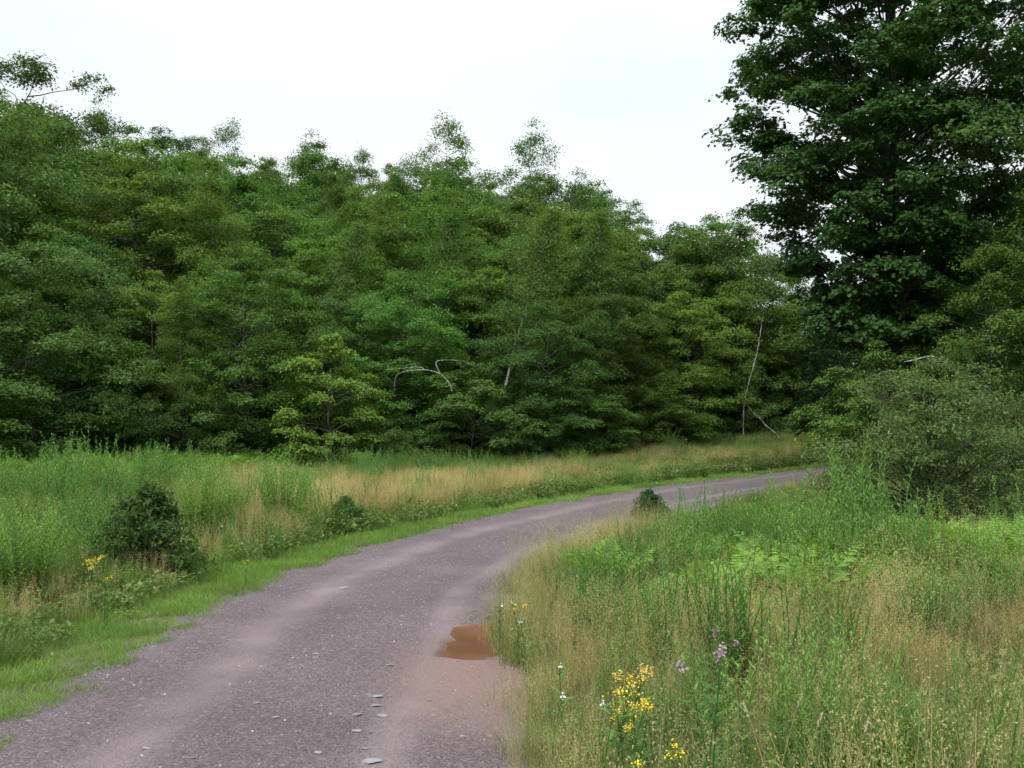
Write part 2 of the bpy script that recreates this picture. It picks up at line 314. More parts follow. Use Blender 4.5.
# road sheet, ragged at both sides
def roadmat():
    m = bpy.data.materials.new('gravel_road'); m.use_nodes = True; t = m.node_tree; N = t.nodes.new; Lk = t.links.new
    p = t.nodes['Principled BSDF']; p.inputs['Roughness'].default_value = .9; p.inputs['Specular IOR Level'].default_value = .25
    c = N('ShaderNodeTexCoord'); uv = N('ShaderNodeUVMap'); uv.uv_map = 'UVMap'; sp = N('ShaderNodeSeparateXYZ'); Lk(uv.outputs[0], sp.inputs[0])
    # fine and coarse stones
    def vor(sc):
        v = N('ShaderNodeTexVoronoi'); v.inputs['Scale'].default_value = sc; Lk(c.outputs['Object'], v.inputs['Vector']); return v
    v1, v2 = vor(85), vor(36)
    s1 = N('ShaderNodeSeparateColor'); Lk(v1.outputs['Color'], s1.inputs[0]); s2 = N('ShaderNodeSeparateColor'); Lk(v2.outputs['Color'], s2.inputs[0])
    r1 = N('ShaderNodeValToRGB'); E = r1.color_ramp.elements; E[0].position = 0; E[0].color = (.078, .057, .060, 1); E[1].position = 1; E[1].color = (.22, .185, .188, 1)
    e = E.new(.45); e.color = (.127, .094, .096, 1); e = E.new(.85); e.color = (.156, .119, .121, 1); Lk(s1.outputs[0], r1.inputs[0])
    r2 = N('ShaderNodeValToRGB'); E = r2.color_ramp.elements; E[0].position = .0; E[0].color = (.09, .070, .078, 1); E[1].position = 1; E[1].color = (.24, .21, .215, 1)
    e = E.new(.9); e.color = (.136, .103, .105, 1); Lk(s2.outputs[1], r2.inputs[0])
    nn = N('ShaderNodeTexNoise'); nn.inputs['Scale'].default_value = 1.1; nn.inputs['Detail'].default_value = 6; Lk(c.outputs['Object'], nn.inputs['Vector'])
    mk = N('ShaderNodeMath'); mk.operation = 'GREATER_THAN'; mk.inputs[1].default_value = .60; Lk(s2.outputs[2], mk.inputs[0])
    mk2 = N('ShaderNodeMapRange'); mk2.inputs[1].default_value = .4; mk2.inputs[2].default_value = .62; Lk(nn.outputs[0], mk2.inputs[0])
    mk3 = N('ShaderNodeMath'); mk3.operation = 'MULTIPLY'; Lk(mk.outputs[0], mk3.inputs[0]); Lk(mk2.outputs[0], mk3.inputs[1])
    mA = N('ShaderNodeMixRGB'); Lk(mk3.outputs[0], mA.inputs[0]); Lk(r1.outputs[0], mA.inputs[1]); Lk(r2.outputs[0], mA.inputs[2])
    # wheel tracks: finer, paler, pinker dust
    def band(u0, w):
        a = N('ShaderNodeMath'); a.operation = 'SUBTRACT'; a.inputs[1].default_value = u0; Lk(su.outputs[0], a.inputs[0])
        b = N('ShaderNodeMath'); b.operation = 'ABSOLUTE'; Lk(a.outputs[0], b.inputs[0])
        d = N('ShaderNodeMapRange'); d.interpolation_type = 'SMOOTHSTEP'; d.inputs[1].default_value = w; d.inputs[2].default_value = 0; Lk(b.outputs[0], d.inputs[0]); return d
    n2 = N('ShaderNodeTexNoise'); n2.inputs['Scale'].default_value = .55; n2.inputs['Detail'].default_value = 3; Lk(c.outputs['Object'], n2.inputs['Vector'])
    su = N('ShaderNodeMath'); su.operation = 'MULTIPLY_ADD'; su.inputs[1].default_value = .30; Lk(n2.outputs[0], su.inputs[0])
    ad = N('ShaderNodeMath'); ad.operation = 'SUBTRACT'; ad.inputs[1].default_value = .15; Lk(sp.outputs[0], ad.inputs[0]); Lk(ad.outputs[0], su.inputs[2])
    b1, b2, b3 = band(.40, .24), band(-.52, .17), band(-1.0, .16)
    sm = N('ShaderNodeMath'); sm.operation = 'MAXIMUM'; Lk(b1.outputs[0], sm.inputs[0]); Lk(b2.outputs[0], sm.inputs[1])
    sm2 = N('ShaderNodeMath'); sm2.operation = 'MAXIMUM'; Lk(sm.outputs[0], sm2.inputs[0]); Lk(b3.outputs[0], sm2.inputs[1])
    n3 = N('ShaderNodeTexNoise'); n3.inputs['Scale'].default_value = 2.2; n3.inputs['Detail'].default_value = 5; Lk(c.outputs['Object'], n3.inputs['Vector'])
    q3 = N('ShaderNodeMapRange'); q3.inputs[1].default_value = .3; q3.inputs[2].default_value = .7; q3.inputs[3].default_value = .35; q3.inputs[4].default_value = .9; Lk(n3.outputs[0], q3.inputs[0])
    sm3 = N('ShaderNodeMath'); sm3.operation = 'MULTIPLY'; Lk(sm2.outputs[0], sm3.inputs[0]); Lk(q3.outputs[0], sm3.inputs[1])
    mB = N('ShaderNodeMixRGB'); Lk(sm3.outputs[0], mB.inputs[0]); Lk(mA.outputs[0], mB.inputs[1]); mB.inputs[2].default_value = (.215, .168, .165, 1)
    # broad tone changes
    n4 = N('ShaderNodeTexNoise'); n4.inputs['Scale'].default_value = .8; n4.inputs['Detail'].default_value = 4; Lk(c.outputs['Object'], n4.inputs['Vector'])
    q4 = N('ShaderNodeMapRange'); q4.inputs[1].default_value = .3; q4.inputs[2].default_value = .7; q4.inputs[3].default_value = .82; q4.inputs[4].default_value = 1.15; Lk(n4.outputs[0], q4.inputs[0])
    vm = N('ShaderNodeVectorMath'); vm.operation = 'SCALE'; Lk(mB.outputs[0], vm.inputs[0]); Lk(q4.outputs[0], vm.inputs['Scale'])
    # reddish mud around the puddle
    mq = N('ShaderNodeMapping'); mq.inputs['Scale'].default_value = (1, .5, 0); Lk(c.outputs['Object'], mq.inputs[0]); vd = N('ShaderNodeVectorMath'); vd.operation = 'DISTANCE'; vd.inputs[1].default_value = (PUD[0]+.15, (PUD[1]-1.0)*.5, 0); Lk(mq.outputs[0], vd.inputs[0])
    rp = N('ShaderNodeMapRange'); rp.interpolation_type = 'SMOOTHSTEP'; rp.inputs[1].default_value = 1.05; rp.inputs[2].default_value = .35; rp.inputs[4].default_value = .9; Lk(vd.outputs['Value'], rp.inputs[0])
    mC = N('ShaderNodeMixRGB'); Lk(rp.outputs[0], mC.inputs[0]); Lk(vm.outputs[0], mC.inputs[1]); mC.inputs[2].default_value = (.225, .145, .122, 1)
    ge = N('ShaderNodeNewGeometry'); sg = N('ShaderNodeSeparateXYZ'); Lk(ge.outputs['Position'], sg.inputs[0])
    wz = N('ShaderNodeMapRange'); wz.interpolation_type = 'SMOOTHSTEP'; wz.inputs[1].default_value = PLEV+.022; wz.inputs[2].default_value = PLEV+.004; Lk(sg.outputs[2], wz.inputs[0])
    rm = N('ShaderNodeMapRange'); rm.inputs[1].default_value = .9; rm.inputs[2].default_value = .6; Lk(vd.outputs['Value'], rm.inputs[0])
    wm = N('ShaderNodeMath'); wm.operation = 'MULTIPLY'; Lk(wz.outputs[0], wm.inputs[0]); Lk(rm.outputs[0], wm.inputs[1])
    mW = N('ShaderNodeMixRGB'); Lk(wm.outputs[0], mW.inputs[0]); Lk(mC.outputs[0], mW.inputs[1]); mW.inputs[2].default_value = (.115, .062, .045, 1)
    ro = N('ShaderNodeMapRange'); ro.inputs[3].default_value = .9; ro.inputs[4].default_value = .42; Lk(wm.outputs[0], ro.inputs[0]); Lk(ro.outputs[0], p.inputs['Roughness'])
    Lk(mW.outputs[0], p.inputs['Base Color'])
    hh = N('ShaderNodeMath'); hh.operation = 'MULTIPLY_ADD'; hh.inputs[1].default_value = -1; Lk(v1.outputs['Distance'], hh.inputs[0]); 
    h2 = N('ShaderNodeMath'); h2.operation = 'MULTIPLY'; Lk(v2.outputs['Distance'], h2.inputs[0]); h2.inputs[1].default_value = -1.2; Lk(h2.outputs[0], hh.inputs[2])
    bp = N('ShaderNodeBump'); bp.inputs['Strength'].default_value = .8; bp.inputs['Distance'].default_value = .018; Lk(hh.outputs[0], bp.inputs['Height']); Lk(bp.outputs[0], p.inputs['Normal'])
    return m
PLEV = Hs(*PUD)+.020
M['road'] = roadmat()
sa = arc_n[(CY > -20) & (CX < 40)][::1]; cols = np.linspace(-1, 1, 49)
cxr = np.interp(sa, arc_n, CX); cyr = np.interp(sa, arc_n, CY); txr = np.interp(sa, arc_n, TX); tyr = np.interp(sa, arc_n, TY)
wl = HW + .02 + .26*(fbm(sa, 0*sa, .9, 2)-.5) + .10*(fbm(sa, 0*sa, 5, 3)-.5); wr = HW + .04 - .5*creep(cyr) + .34*(fbm(sa, 0*sa, 1.1, 12)-.5)+.14*(fbm(sa, 0*sa, 6, 13)-.5)
U = np.where(cols[None] > 0, cols[None]*wl[:, None], cols[None]*wr[:, None])
RX = cxr[:, None]-U*tyr[:, None]; RY = cyr[:, None]+U*txr[:, None]
RZ = H(RX, RY, np.repeat(sa[:, None], 49, 1), U) + .005 - .012*ss(.94, 1, np.abs(cols))[None]
mb = MB(); n1, n2 = U.shape; i = (np.arange(n1-1)[:, None]*n2+np.arange(n2-1)[None]).ravel()
F = np.stack([i, i+n2, i+n2+1, i+1], 1); mb.add(np.stack([RX, RY, RZ], -1), F)
me = mb.mesh('road', M['road'], True); uvl = me.uv_layers.new(name='UVMap')
vi = np.empty(len(me.loops), np.int32); me.loops.foreach_get('vertex_index', vi)
uvs = np.stack([(U/HW).ravel()[vi], np.repeat(sa, n2)[vi]], 1); uvl.data.foreach_set('uv', uvs.astype(np.float32).ravel())
road = link('road', me); tag(road, kind='structure')

# puddle of muddy water
m = bpy.data.materials.new('muddy_water'); m.use_nodes = True; p = m.node_tree.nodes['Principled BSDF']
p.inputs['Base Color'].default_value = (.26, .10, .045, 1); p.inputs['Roughness'].default_value = .10; p.inputs['IOR'].default_value = 1.33
nn = m.node_tree.nodes.new('ShaderNodeTexNoise'); nn.inputs['Scale'].default_value = 4; rr = m.node_tree.nodes.new('ShaderNodeValToRGB')
rr.color_ramp.elements[0].color = (.12, .052, .030, 1); rr.color_ramp.elements[0].position = .35; rr.color_ramp.elements[1].color = (.18, .082, .048, 1); rr.color_ramp.elements[1].position = .65
m.node_tree.links.new(nn.outputs[0], rr.inputs[0]); m.node_tree.links.new(rr.outputs[0], p.inputs['Base Color'])
M['puddle'] = m
pc = Hs(*PUD); a = np.linspace(0, 2*pi, 64, endpoint=False); mb = MB()
V = [(PUD[0], PUD[1], 0)] + [(PUD[0]+.75*cos(t), PUD[1]+1.1*sin(t), 0) for t in a]
mb.add(np.array(V)+[0, 0, PLEV], [(0, k+1, (k+1) % 64+1) for k in range(64)])
pu = link('puddle', mb.mesh('puddle', M['puddle'])); tag(pu, kind='structure')

# ---------------------------------------------------------------- tree builder
def make_tree(name, seed, h=9., r0=.10, R=2.2, base=.2, nb=26, el=(20, 55), droop=.15, clumps=5, rc=.55, flat=.35, per=60,
              leaf=.10, aspect=.6, mat='leaf_mid', bark='bark', prof=None, lean=(0, 0), shape='rhomb', tilt=.45, wob=.25, spread=.3, fine=0, tops=1, vari=.5):
    r = np.random.default_rng(seed); T = MB(); Cn = MB()
    prof = prof or (lambda t: (1-t)**.7*(.55+.9*t) if t > 0 else 1)
    n = 14; tt = np.linspace(0, 1, n)
    ph = r.random(4)*6.28
    def tp(t): return np.array([lean[0]*t**1.4*h+wob*sin(ph[0]+3.1*t)*t, lean[1]*t**1.4*h+wob*sin(ph[1]+2.7*t)*t, h*t*.97])
    P = np.array([tp(t) for t in tt]); P[0, 2] = -.3
    T.tube(P, r0*(1-tt)**.8+.012, 8)
    cents = []; cv = []; outd = []
    for b in range(nb):
        t = base+(1-base)*((b+r.random()*.8)/nb)**.9; t = min(t, .985)
        az = b*2.4+r.normal()*.5; L = R*prof((t-base)/(1-base))*(.72+.45*r.random())
        e = radians(el[0]+(el[1]-el[0])*t+r.normal()*8); st = tp(t); d = np.array([cos(az)*cos(e), sin(az)*cos(e), sin(e)])
        m_ = 6; s = np.linspace(0, 1, m_); side = np.array([-sin(az), cos(az), 0])*r.normal()*.15
        B = st + L*(d*s[:, None] + side*(s**2)[:, None]) - np.array([0, 0, 1])*droop*L*(s**2)[:, None]
        rb = max(.010, r0*(1-t)*.45*(.4+L/R*.6)); T.tube(B, rb*(1-s)+.004, 5)
        k = max(2, int(round(clumps*(.35+.65*L/R))))
        for c in range(k):
            f = .28+.76*((c+.4+.4*r.random())/k); bp = st + L*(d*f+side*f*f) - np.array([0, 0, 1])*droop*L*f*f
            off = np.array([-sin(az), cos(az), 0])*((1 if c % 2 else -1)*spread*L*(1.15-f)*(.4+r.random())) + np.array([0, 0, r.normal()*.12*rc])
            ce = bp+off; cents.append(ce); cv.append(r.random()); outd.append([cos(az), sin(az), 0])
            T.tube(np.array([bp-d*L*.12, (bp+ce)/2+[0, 0, .05], ce]), [.008+rb*.2, .006, .003], 3)
    for c in range(tops):
        ce = tp(1-.03*c)+r.normal(size=3)*.1; cents.append(ce); cv.append(r.random()); outd.append([0, 0, 0])
    ce = np.array(cents); K = len(ce); cv = np.array(cv); od = np.array(outd)
    cnt = np.maximum(6, (per*(.5+r.random(K))).astype(int)); ix = np.repeat(np.arange(K), cnt); N_ = len(ix)
    rad = rc*(.65+.7*r.random(K)); sx = .7+.6*r.random(K)
    th = r.random(N_)*2*pi; rho = np.sqrt(r.random(N_)); lobes = 1+.28*np.sin(th*3+ix)+.15*np.sin(th*7+ix*2.1)
    x = rho*np.cos(th)*lobes; y = rho*np.sin(th)*lobes
    ofs = np.stack([x*rad[ix]*sx[ix], y*rad[ix], (-.30*rho**2*rad[ix]*1. + r.normal(size=N_)*flat*rad[ix]*.55)], 1)
    ofs[:, 2] -= (ofs[:, :2]*od[ix, :2]).sum(1)*.25
    P = ce[ix]+ofs
    Nn = np.tile([0, 0, 1.], (N_, 1)) + np.concatenate([ofs[:, :2]/rad[ix][:, None]*.45, np.zeros((N_, 1))], 1)+od[ix]*.25 + r.normal(size=(N_, 3))*tilt
    Nn = unit(Nn); v = np.clip(vari*cv[ix]+(1-vari)*r.random(N_), 0, 1)
    leaves(Cn, P, Nn, leaf, v, r, aspect, shape=shape, D=ofs+r.normal(size=(N_, 3))*.25)
    return T.mesh(name+'_trunk', M[bark], True), Cn.mesh(name+'_crown', M[mat])

round_p = lambda t: math.sqrt(max(0, 1-(2*t-.75)**2/1.7))
egg = lambda t: max(0, 1-t**1.9)**.75*(.85+.3*t)
cone_p = lambda t: (1-t)**.85+.04
PROTO = {}
def proto(kind, *a, **k): PROTO.setdefault(kind, []).append(make_tree(*a, **k))
for sdd in range(2):
    proto('birch', 'birch', 50+sdd, h=11, r0=.055, R=2.0, base=.36, nb=36, el=(20, 65), droop=.25, clumps=6, rc=.5, flat=.6, per=95, leaf=.09, mat='leaf_olive', bark='birch', prof=egg, tilt=.8, lean=(.10, -.03))
def lobed_tree(name, seed, h=10., r0=.1, R=2.6, base=.12, lobes=36, lr=.75, lflat=.6, nc=11, crad=.32, per=40, leaf=.12, aspect=.6, mat='leaf_mid', bark='bark',
               prof=None, tilt=.45, inner=.25, lean=(0, 0), vari=.5, rise=.45, spiky=0):
    """trunk, limbs rising to leafy lobes, each lobe a cluster of sprays: gaps between lobes stay dark"""
    r = np.random.default_rng(seed); T = MB(); Cn = MB(); tt = np.linspace(0, 1, 12); ph = r.random(2)*6
    wb = .05*h; tr = lambda t: np.array([lean[0]*h*t**1.4+wb*(sin(ph[0]+5.5*t)-sin(ph[0]))*.5, lean[1]*h*t**1.4+wb*(sin(ph[1]+4.8*t)-sin(ph[1]))*.5, h*t*.95])
    P = np.array([tr(t) for t in tt]); P[0, 2] = -.3; T.tube(P[:10], (r0*(1-tt)**.8+.010)[:10], 7)
    amp = 1+.16*np.sin(np.arange(8)*1.7+ph[0]*3)
    C_ = []; CV = []; OD = []
    for b in range(lobes+2+spiky):
        top = b >= lobes
        t = base+(1-base)*(((b+3*r.random())/(lobes+3))) if not top else (.97 if b < lobes+2 else 1.02+.04*r.random()); az = b*2.4+r.normal()*.9
        u = min(1, (t-base)/(1-base)); Rm = R*prof(u)*(.78+.34*r.random())*(1+.15*sin(2*az+ph[1])); q = 1. if r.random() > inner else .35+.4*r.random(); L = (Rm*q if not top else .25*r.random()*R*.6)
        l_ = lr*(.6+.65*r.random())*(.55+.45*(Rm/R)) if b < lobes+2 else lr*.35
        zt = max(.25, h*t-L*rise*(.6+.7*r.random())); st = tr(min(.96, zt/(h*.95))); lc = np.array([cos(az)*L, sin(az)*L, h*min(t, 1.06)*.97])+[tr(min(t, 1))[0], tr(min(t, 1))[1], 0]
        s = np.linspace(0, 1, 6)[:, None]; mid = st+(lc-st)*.5+np.array([0, 0, -.04*L]); B = st*(1-s)**2+2*mid*s*(1-s)+lc*s**2
        B = B+r.normal(size=B.shape)*.035*L*s*(1-s)*2; T.tube(B, (.006+.007*L)*(1-s[:, 0])+.004, 4)
        k_ = max(4, int(nc*(l_/lr)))
        for c in range(k_):
            th = c*2.4+r.random(); w = r.random()**.5; o = np.array([cos(th)*w, sin(th)*w, (r.random()-.35)*1.2*math.sqrt(max(.05, 1-w*w))*lflat-.22*w*w])*l_
            C_.append(lc+o); CV.append(r.random()); OD.append([cos(az)*.5*(L > .5)+o[0]/l_*.5, sin(az)*.5*(L > .5)+o[1]/l_*.5, 0])
            if c % 2 == 0: T.tube(np.array([B[4], (B[4]+lc+o)/2+[0, 0, .03], lc+o]), [.008, .005, .002], 3)
    ce = np.array(C_); K = len(ce); od = np.array(OD); cv = np.array(CV); rad = crad*(.6+.8*r.random(K)); cnt = (per*(.5+r.random(K))).astype(int); ix = np.repeat(np.arange(K), cnt); n = len(ix)
    th = r.random(n)*2*pi; rho = np.sqrt(r.random(n))*(1+.3*np.sin(3*th+ix)); ofs = np.stack([rho*np.cos(th)*rad[ix], rho*np.sin(th)*rad[ix], -.35*rho**2*rad[ix]+r.normal(size=n)*.22*rad[ix]*(.5+lflat)], 1)
    Pt = ce[ix]+ofs; Pt[:, 2] = np.maximum(Pt[:, 2], .05)
    N_ = unit(np.array([0, 0, 1.])+np.concatenate([ofs[:, :2]/rad[ix][:, None]*.45, np.zeros((n, 1))], 1)+od[ix]*.4+r.normal(size=(n, 3))*tilt)
    leaves(Cn, Pt, N_, leaf, np.clip(vari*cv[ix]+(1-vari)*r.random(n), 0, 1), r, aspect, D=ofs+r.normal(size=(n, 3))*.25)
    return T.mesh(name+'_trunk', M[bark], True), Cn.mesh(name+'_crown', M[mat])
dome = lambda t: math.sqrt(max(.05, 1-(1.65*t-.86)**2))
wide = lambda t: math.sqrt(max(.04, 1-(1.55*t-.62)**2))*(1 if t < .9 else .8)
for kd in ('layered', 'dense', 'olive', 'open', 'sapling', 'bush', 'bright'): PROTO[kd] = []
for q_ in range(4):
    PROTO['layered'].append(lobed_tree('layered', 210+q_, 10, .075, 3.1, .03, 62, .85, .66, 15, .36, 44, .125, .6, 'leaf_mid', prof=[wide, dome][q_ % 2], tilt=.5, spiky=1, inner=.42))
    PROTO['dense'].append(lobed_tree('dense', 220+q_, 9, .075, 2.9, .03, 56, .85, .75, 16, .34, 42, .115, .6, 'leaf_blue', prof=[dome, wide][q_ % 2], tilt=.5, spiky=1, inner=.4))
    PROTO['olive'].append(lobed_tree('olive', 230+q_, 10, .08, 2.5, .06, 52, .62, .9, 15, .30, 54, .085, .55, 'leaf_olive', prof=egg, tilt=.75, spiky=3))
for q_ in range(2):
    PROTO.setdefault('lime', []).append(lobed_tree('lime', 290+q_, 10, .075, 3.0, .03, 62, .80, .5, 15, .34, 44, .12, .6, 'leaf_lime', prof=dome, tilt=.45, spiky=1, inner=.42))
    PROTO['open'].append(lobed_tree('open', 240+q_, 12, .08, 2.7, .35, 60, .45, 1.2, 8, .42, 26, .11, .55, 'leaf_blue', prof=lambda t: (1-t)**.7*(.8+.5*t)+.05, tilt=.8, spiky=1, inner=.35, rise=1.0))
    PROTO['sapling'].append(lobed_tree('sapling', 260+q_, 5, .04, 2.1, .02, 38, .62, .35, 13, .30, 40, .12, .6, 'leaf_mid', prof=wide, tilt=.35, spiky=1))
    PROTO['bush'].append(lobed_tree('bush', 270+q_, 3, .04, 1.8, .02, 24, .50, .6, 13, .26, 36, .10, .6, 'leaf_blue', prof=wide, tilt=.5, spiky=1))
PROTO['bright'].append(lobed_tree('bright', 280, 3.6, .04, 1.5, .03, 40, .42, .32, 12, .22, 36, .095, .6, 'leaf_bright', prof=wide, tilt=.35, spiky=2))

def conifer(seed, h=11, R=2.2):
    r = np.random.default_rng(seed); T = MB(); Cn = MB(); tt = np.linspace(0, 1, 10)
    T.tube(np.stack([0*tt, 0*tt, h*tt-.3*(tt == 0)], 1), .15*(1-tt)+.01, 8)
    for b in range(95):
        t = .10+.88*(b/95); az = b*2.4; L = R*(1-t)**.8*(.7+.5*r.random()); s = np.linspace(0, 1, 6); d = np.array([cos(az), sin(az), .05+.3*t])
        B = np.array([0, 0, h*t]) + L*d*s[:, None] - np.array([0, 0, 1])*(.30*L*s**2)[:, None]; T.tube(B, .02*(1-s)+.003, 4)
        n = int(240*L/R)+20; f = .12+.9*r.random(n); side = np.array([-sin(az), cos(az), 0]); w = (r.random(n)*2-1)*.42*L*(1.1-f)
        P = np.array([0, 0, h*t]) + L*d*f[:, None] - np.array([0, 0, 1])*(.30*L*f**2+.25*np.abs(w))[:, None] + side*w[:, None] + r.normal(size=(n, 3))*.04
        N_ = unit(np.array([0, 0, 1.])+r.normal(size=(n, 3))*.35); leaves(Cn, P, N_, .16, r.random(n), r, .28, D=d+side*np.sign(w)[:, None]*.9+r.normal(size=(n, 3))*.2)
    return T.mesh('spruce_trunk', M['bark'], True), Cn.mesh('spruce_crown', M['leaf_dark'])
PROTO['spruce'] = [conifer(5)]

def place(kind, x, y, sc=1., rz=None, label=None, cat='tree', group=None, name='broadleaf_tree', sz=None, idx=None, z=None, tiltxy=None):
    ps = PROTO[kind]; k = int(rng.integers(len(ps))) if idx is None else idx
    o = link(name, None); o.location = (x, y, (Hs(x, y) if z is None else z)); o.empty_display_size = .3
    o.rotation_euler = (tiltxy[0] if tiltxy else 0, tiltxy[1] if tiltxy else 0, rng.random()*6.28 if rz is None else rz)
    o.scale = (sc, sc, sc*(sz or 1))
    link('trunk', ps[k][0], o); link('crown', ps[k][1], o)
    tag(o, label, cat, group); return o

# ---- hillside woods: rows behind the meadow edge
BANDS = [(-999, 'beyond the left edge'), (0, 'above the round left tree'), (110, 'above the fern patch'), (200, 'left of the bright maple'), (280, 'above the bright maple'), (360, 'above the dead white branches'),
         (430, 'under the two-spired treetop'), (500, 'under the tall skyline tree'), (575, 'right of the leaning birch'), (650, 'above the grass bank'), (715, 'near the skyline shoulder'), (775, 'below the skyline gap'),
         (850, 'behind the big maple'), (960, 'behind the right edge trees')]
KN = {'layered': 'layered green', 'dense': 'bushy blue-green', 'olive': 'fine-leaved olive', 'open': 'thin open', 'sapling': 'low leafy', 'bush': 'small bushy', 'lime': 'light yellow-green'}
WOOD = []
def zone_label(px, py, kind):
    b = [n for t, n in BANDS if px >= t][-1]
    dep = 'at the meadow edge' if py > 390 else 'low in the wood' if py > 330 else 'halfway up the wood' if py > 260 else 'high in the wood' if py > 190 else 'along the skyline'
    return KN[kind], f'tree {dep}, {b}'
KH = {'layered': 10, 'dense': 9, 'olive': 10, 'open': 12, 'sapling': 5, 'bush': 3, 'lime': 10}
placed = []
def woods(az0, az1, e0, e1, spacing, hfun, kinds, probs):
    e = e0; k = 0
    while e < e1:
        rmean = float(edge_r((az0+az1)/2))+e; da = math.degrees(spacing/rmean)
        a = az0 + (k % 2)*da/2
        while a < az1:
            aa = a + rng.normal()*da*.22; rr_ = float(edge_r(aa))+e+rng.normal()*spacing*.2
            x, y = rr_*sin(radians(aa)), rr_*cos(radians(aa)); _, l = roadpos([x], [y])
            if abs(l[0]) > HW+2.2:
                kind = rng.choice(kinds, p=probs)
                px = 512+FPX*x/max(y, 1); hh = hfun(aa, e)*(.84+.32*rng.random())*(1.1 if kind == 'open' else 1)
                o = place(kind, x, y, hh/KH[kind]); py = 420-FPX*(o.location.z+hh*.62-CAMZ)/max(y, 1)
                WOOD.append((o, kind, zone_label(px, py, kind), hh))
            a += da
        e += spacing*.85; k += 1
K4 = ['layered', 'dense', 'olive', 'open', 'lime']
woods(-33, 17, 1.2, 4.5, 3.0, lambda a, e: np.interp(a, [-30, -10, 5, 12, 20, 30], [7.0, 7.0, 8.0, 8.5, 8.5, 8]), K4, [.36, .26, .22, 0, .16])
woods(-33, 17, 5, 21, 3.9, lambda a, e: np.interp(a, [-30, -20, -10, 5, 9, 14, 17], [11, 10.5, 10, 9.5, 8.5, 7.5, 5.5]), K4, [.29, .25, .31, .04, .11])
woods(-32, 14, 22, 45, 4.7, lambda a, e: np.interp(a, [-30, -20, -10, 4, 9, 12, 14], [11, 11.5, 11.5, 11, 9.5, 7.5, 6]), K4, [.29, .25, .32, .04, .10])
woods(17.5, 36, 1, 20, 4.2, lambda a, e: np.interp(a, [17, 21, 25, 36], [7, 9, 11, 11]), K4, [.36, .32, .22, 0, .10])
woods(-33, 17, -.6, .3, 1.9, lambda a, e: 2.8, ['sapling', 'bush'], [.6, .4])
from collections import defaultdict
gr_ = defaultdict(list)
for w_ in WOOD: gr_[w_[2]].append(w_)
for (kn, rest), L_ in gr_.items():
    L_.sort(key=lambda q: -q[3]); n_ = len(L_)
    for i_, (o, kd_, _, hh) in enumerate(L_):
        if n_ == 1: lab = f'{kn} {rest}'
        elif n_ == 2: lab = ('taller' if i_ == 0 else 'shorter')+f' {kn} {rest}'
        elif i_ == 0: lab = f'tallest {kn} {rest}'
        elif i_ == n_-1: lab = f'shortest {kn} {rest}'
        else: lab = f'mid-sized {kn} {rest}'
        tag(o, lab, None, 'woodland trees: '+lab if 1 < i_+1 < n_ and n_ > 3 else 'woodland trees on the hillside')

# skyline trees that stand above the rest
def at_px(px, D, z=0): x = (px-512)/FPX*D; return x, D
for px, D, top, kd, ix, lab in [
    (457, 66, 112, 'open', 0, 'tall thin tree with two spires above the middle of the skyline'),
    (536, 68, 122, 'open', 1, 'tall open-crowned tree on the skyline, sky showing through its top'),
    (18, 60, 52, 'dense', 0, 'tree on the skyline at the left edge with a bent tip'),
    (98, 66, 100, 'open', 1, 'thin airy treetop on the left skyline'),
    (302, 68, 134, 'open', 1, 'small dark pointed treetop on the skyline left of middle'),
    (412, 66, 150, 'open', 0, 'short thin treetop just left of the two-spired tree'),
    (580, 70, 178, 'open', 1, 'thin treetop just right of the tall open-crowned skyline tree'),
    (708, 70, 212, 'layered', 0, 'light green tree at the right shoulder of the skyline'),
    (738, 68, 240, 'layered', 1, 'tree at the end of the hill skyline before it drops to the gap'),
    (800, 62, 268, 'open', 0, 'thin feathery tree in the gap between hill woods and big maple')]:
    x, y = at_px(px, D); z = Hs(x, y); hh = CAMZ+(420-top)/FPX*D - z
    place(kd, x, y, hh/KH[kd], label=lab, idx=ix, name='skyline_tree', group='trees standing up on the skyline')

# front edge: distinct trees and bushes
def edge(kind, px, base_py, D, top_py, lab, wide=1., name='young_tree', idx=None, cat='tree', rz=None, group=None, tilt=None):
    x, y = at_px(px, D); z = Hs(x, y); hh = CAMZ+(420-top_py)/FPX*D - z
    bh = {'lime': 10, 'layered': 10, 'dense': 9, 'olive': 10, 'open': 12, 'birch': 11, 'sapling': 5, 'bush': 3, 'bright': 3.6, 'spruce': 11}[kind]
    sc = hh/bh; o = place(kind, x, y, 1, rz, lab, cat, group, name, idx=idx, tiltxy=tilt); o.scale = (sc*wide, sc*wide, sc); return o
edge('bright', 333, 458, 30.5, 338, 'bright yellow-green young maple alone in front of the wood', .85, 'young_maple')
edge('dense', 40, 450, 28.5, 236, 'large round olive tree at the left edge of the meadow', 1.3, 'broadleaf_tree', 1)
edge('sapling', -20, 450, 27, 300, 'leafy sapling at the extreme left edge under the large round tree', 1.2, idx=0)
edge('sapling', 105, 450, 31, 330, 'sapling right of the large round tree at the left', 1.0, idx=1)
edge('olive', 182, 450, 30.5, 285, 'thin pale olive sapling with fine leaves beside the fern patch', .8, 'young_birch', 0)
edge('layered', 250, 455, 32, 250, 'spreading dark tree behind the bright young maple, on its left', 1.05, idx=0)
edge('layered', 395, 455, 34, 300, 'layered tree behind the dead white branches', 1.2, idx=1)
edge('sapling', 468, 460, 32.5, 365, 'blue-green sapling below the dead white branches', 1.2, idx=1)
edge('dense', 540, 460, 33.5, 300, 'rounded blue-green tree in the middle of the wood edge', 1.1, idx=0)
edge('layered', 610, 455, 36, 285, 'layered tree with drooping sprays right of the middle', 1.0, idx=2)
edge('lime', 560, 455, 37.5, 290, 'light yellow-green treetop just right of the leaning birch', .8, idx=1)
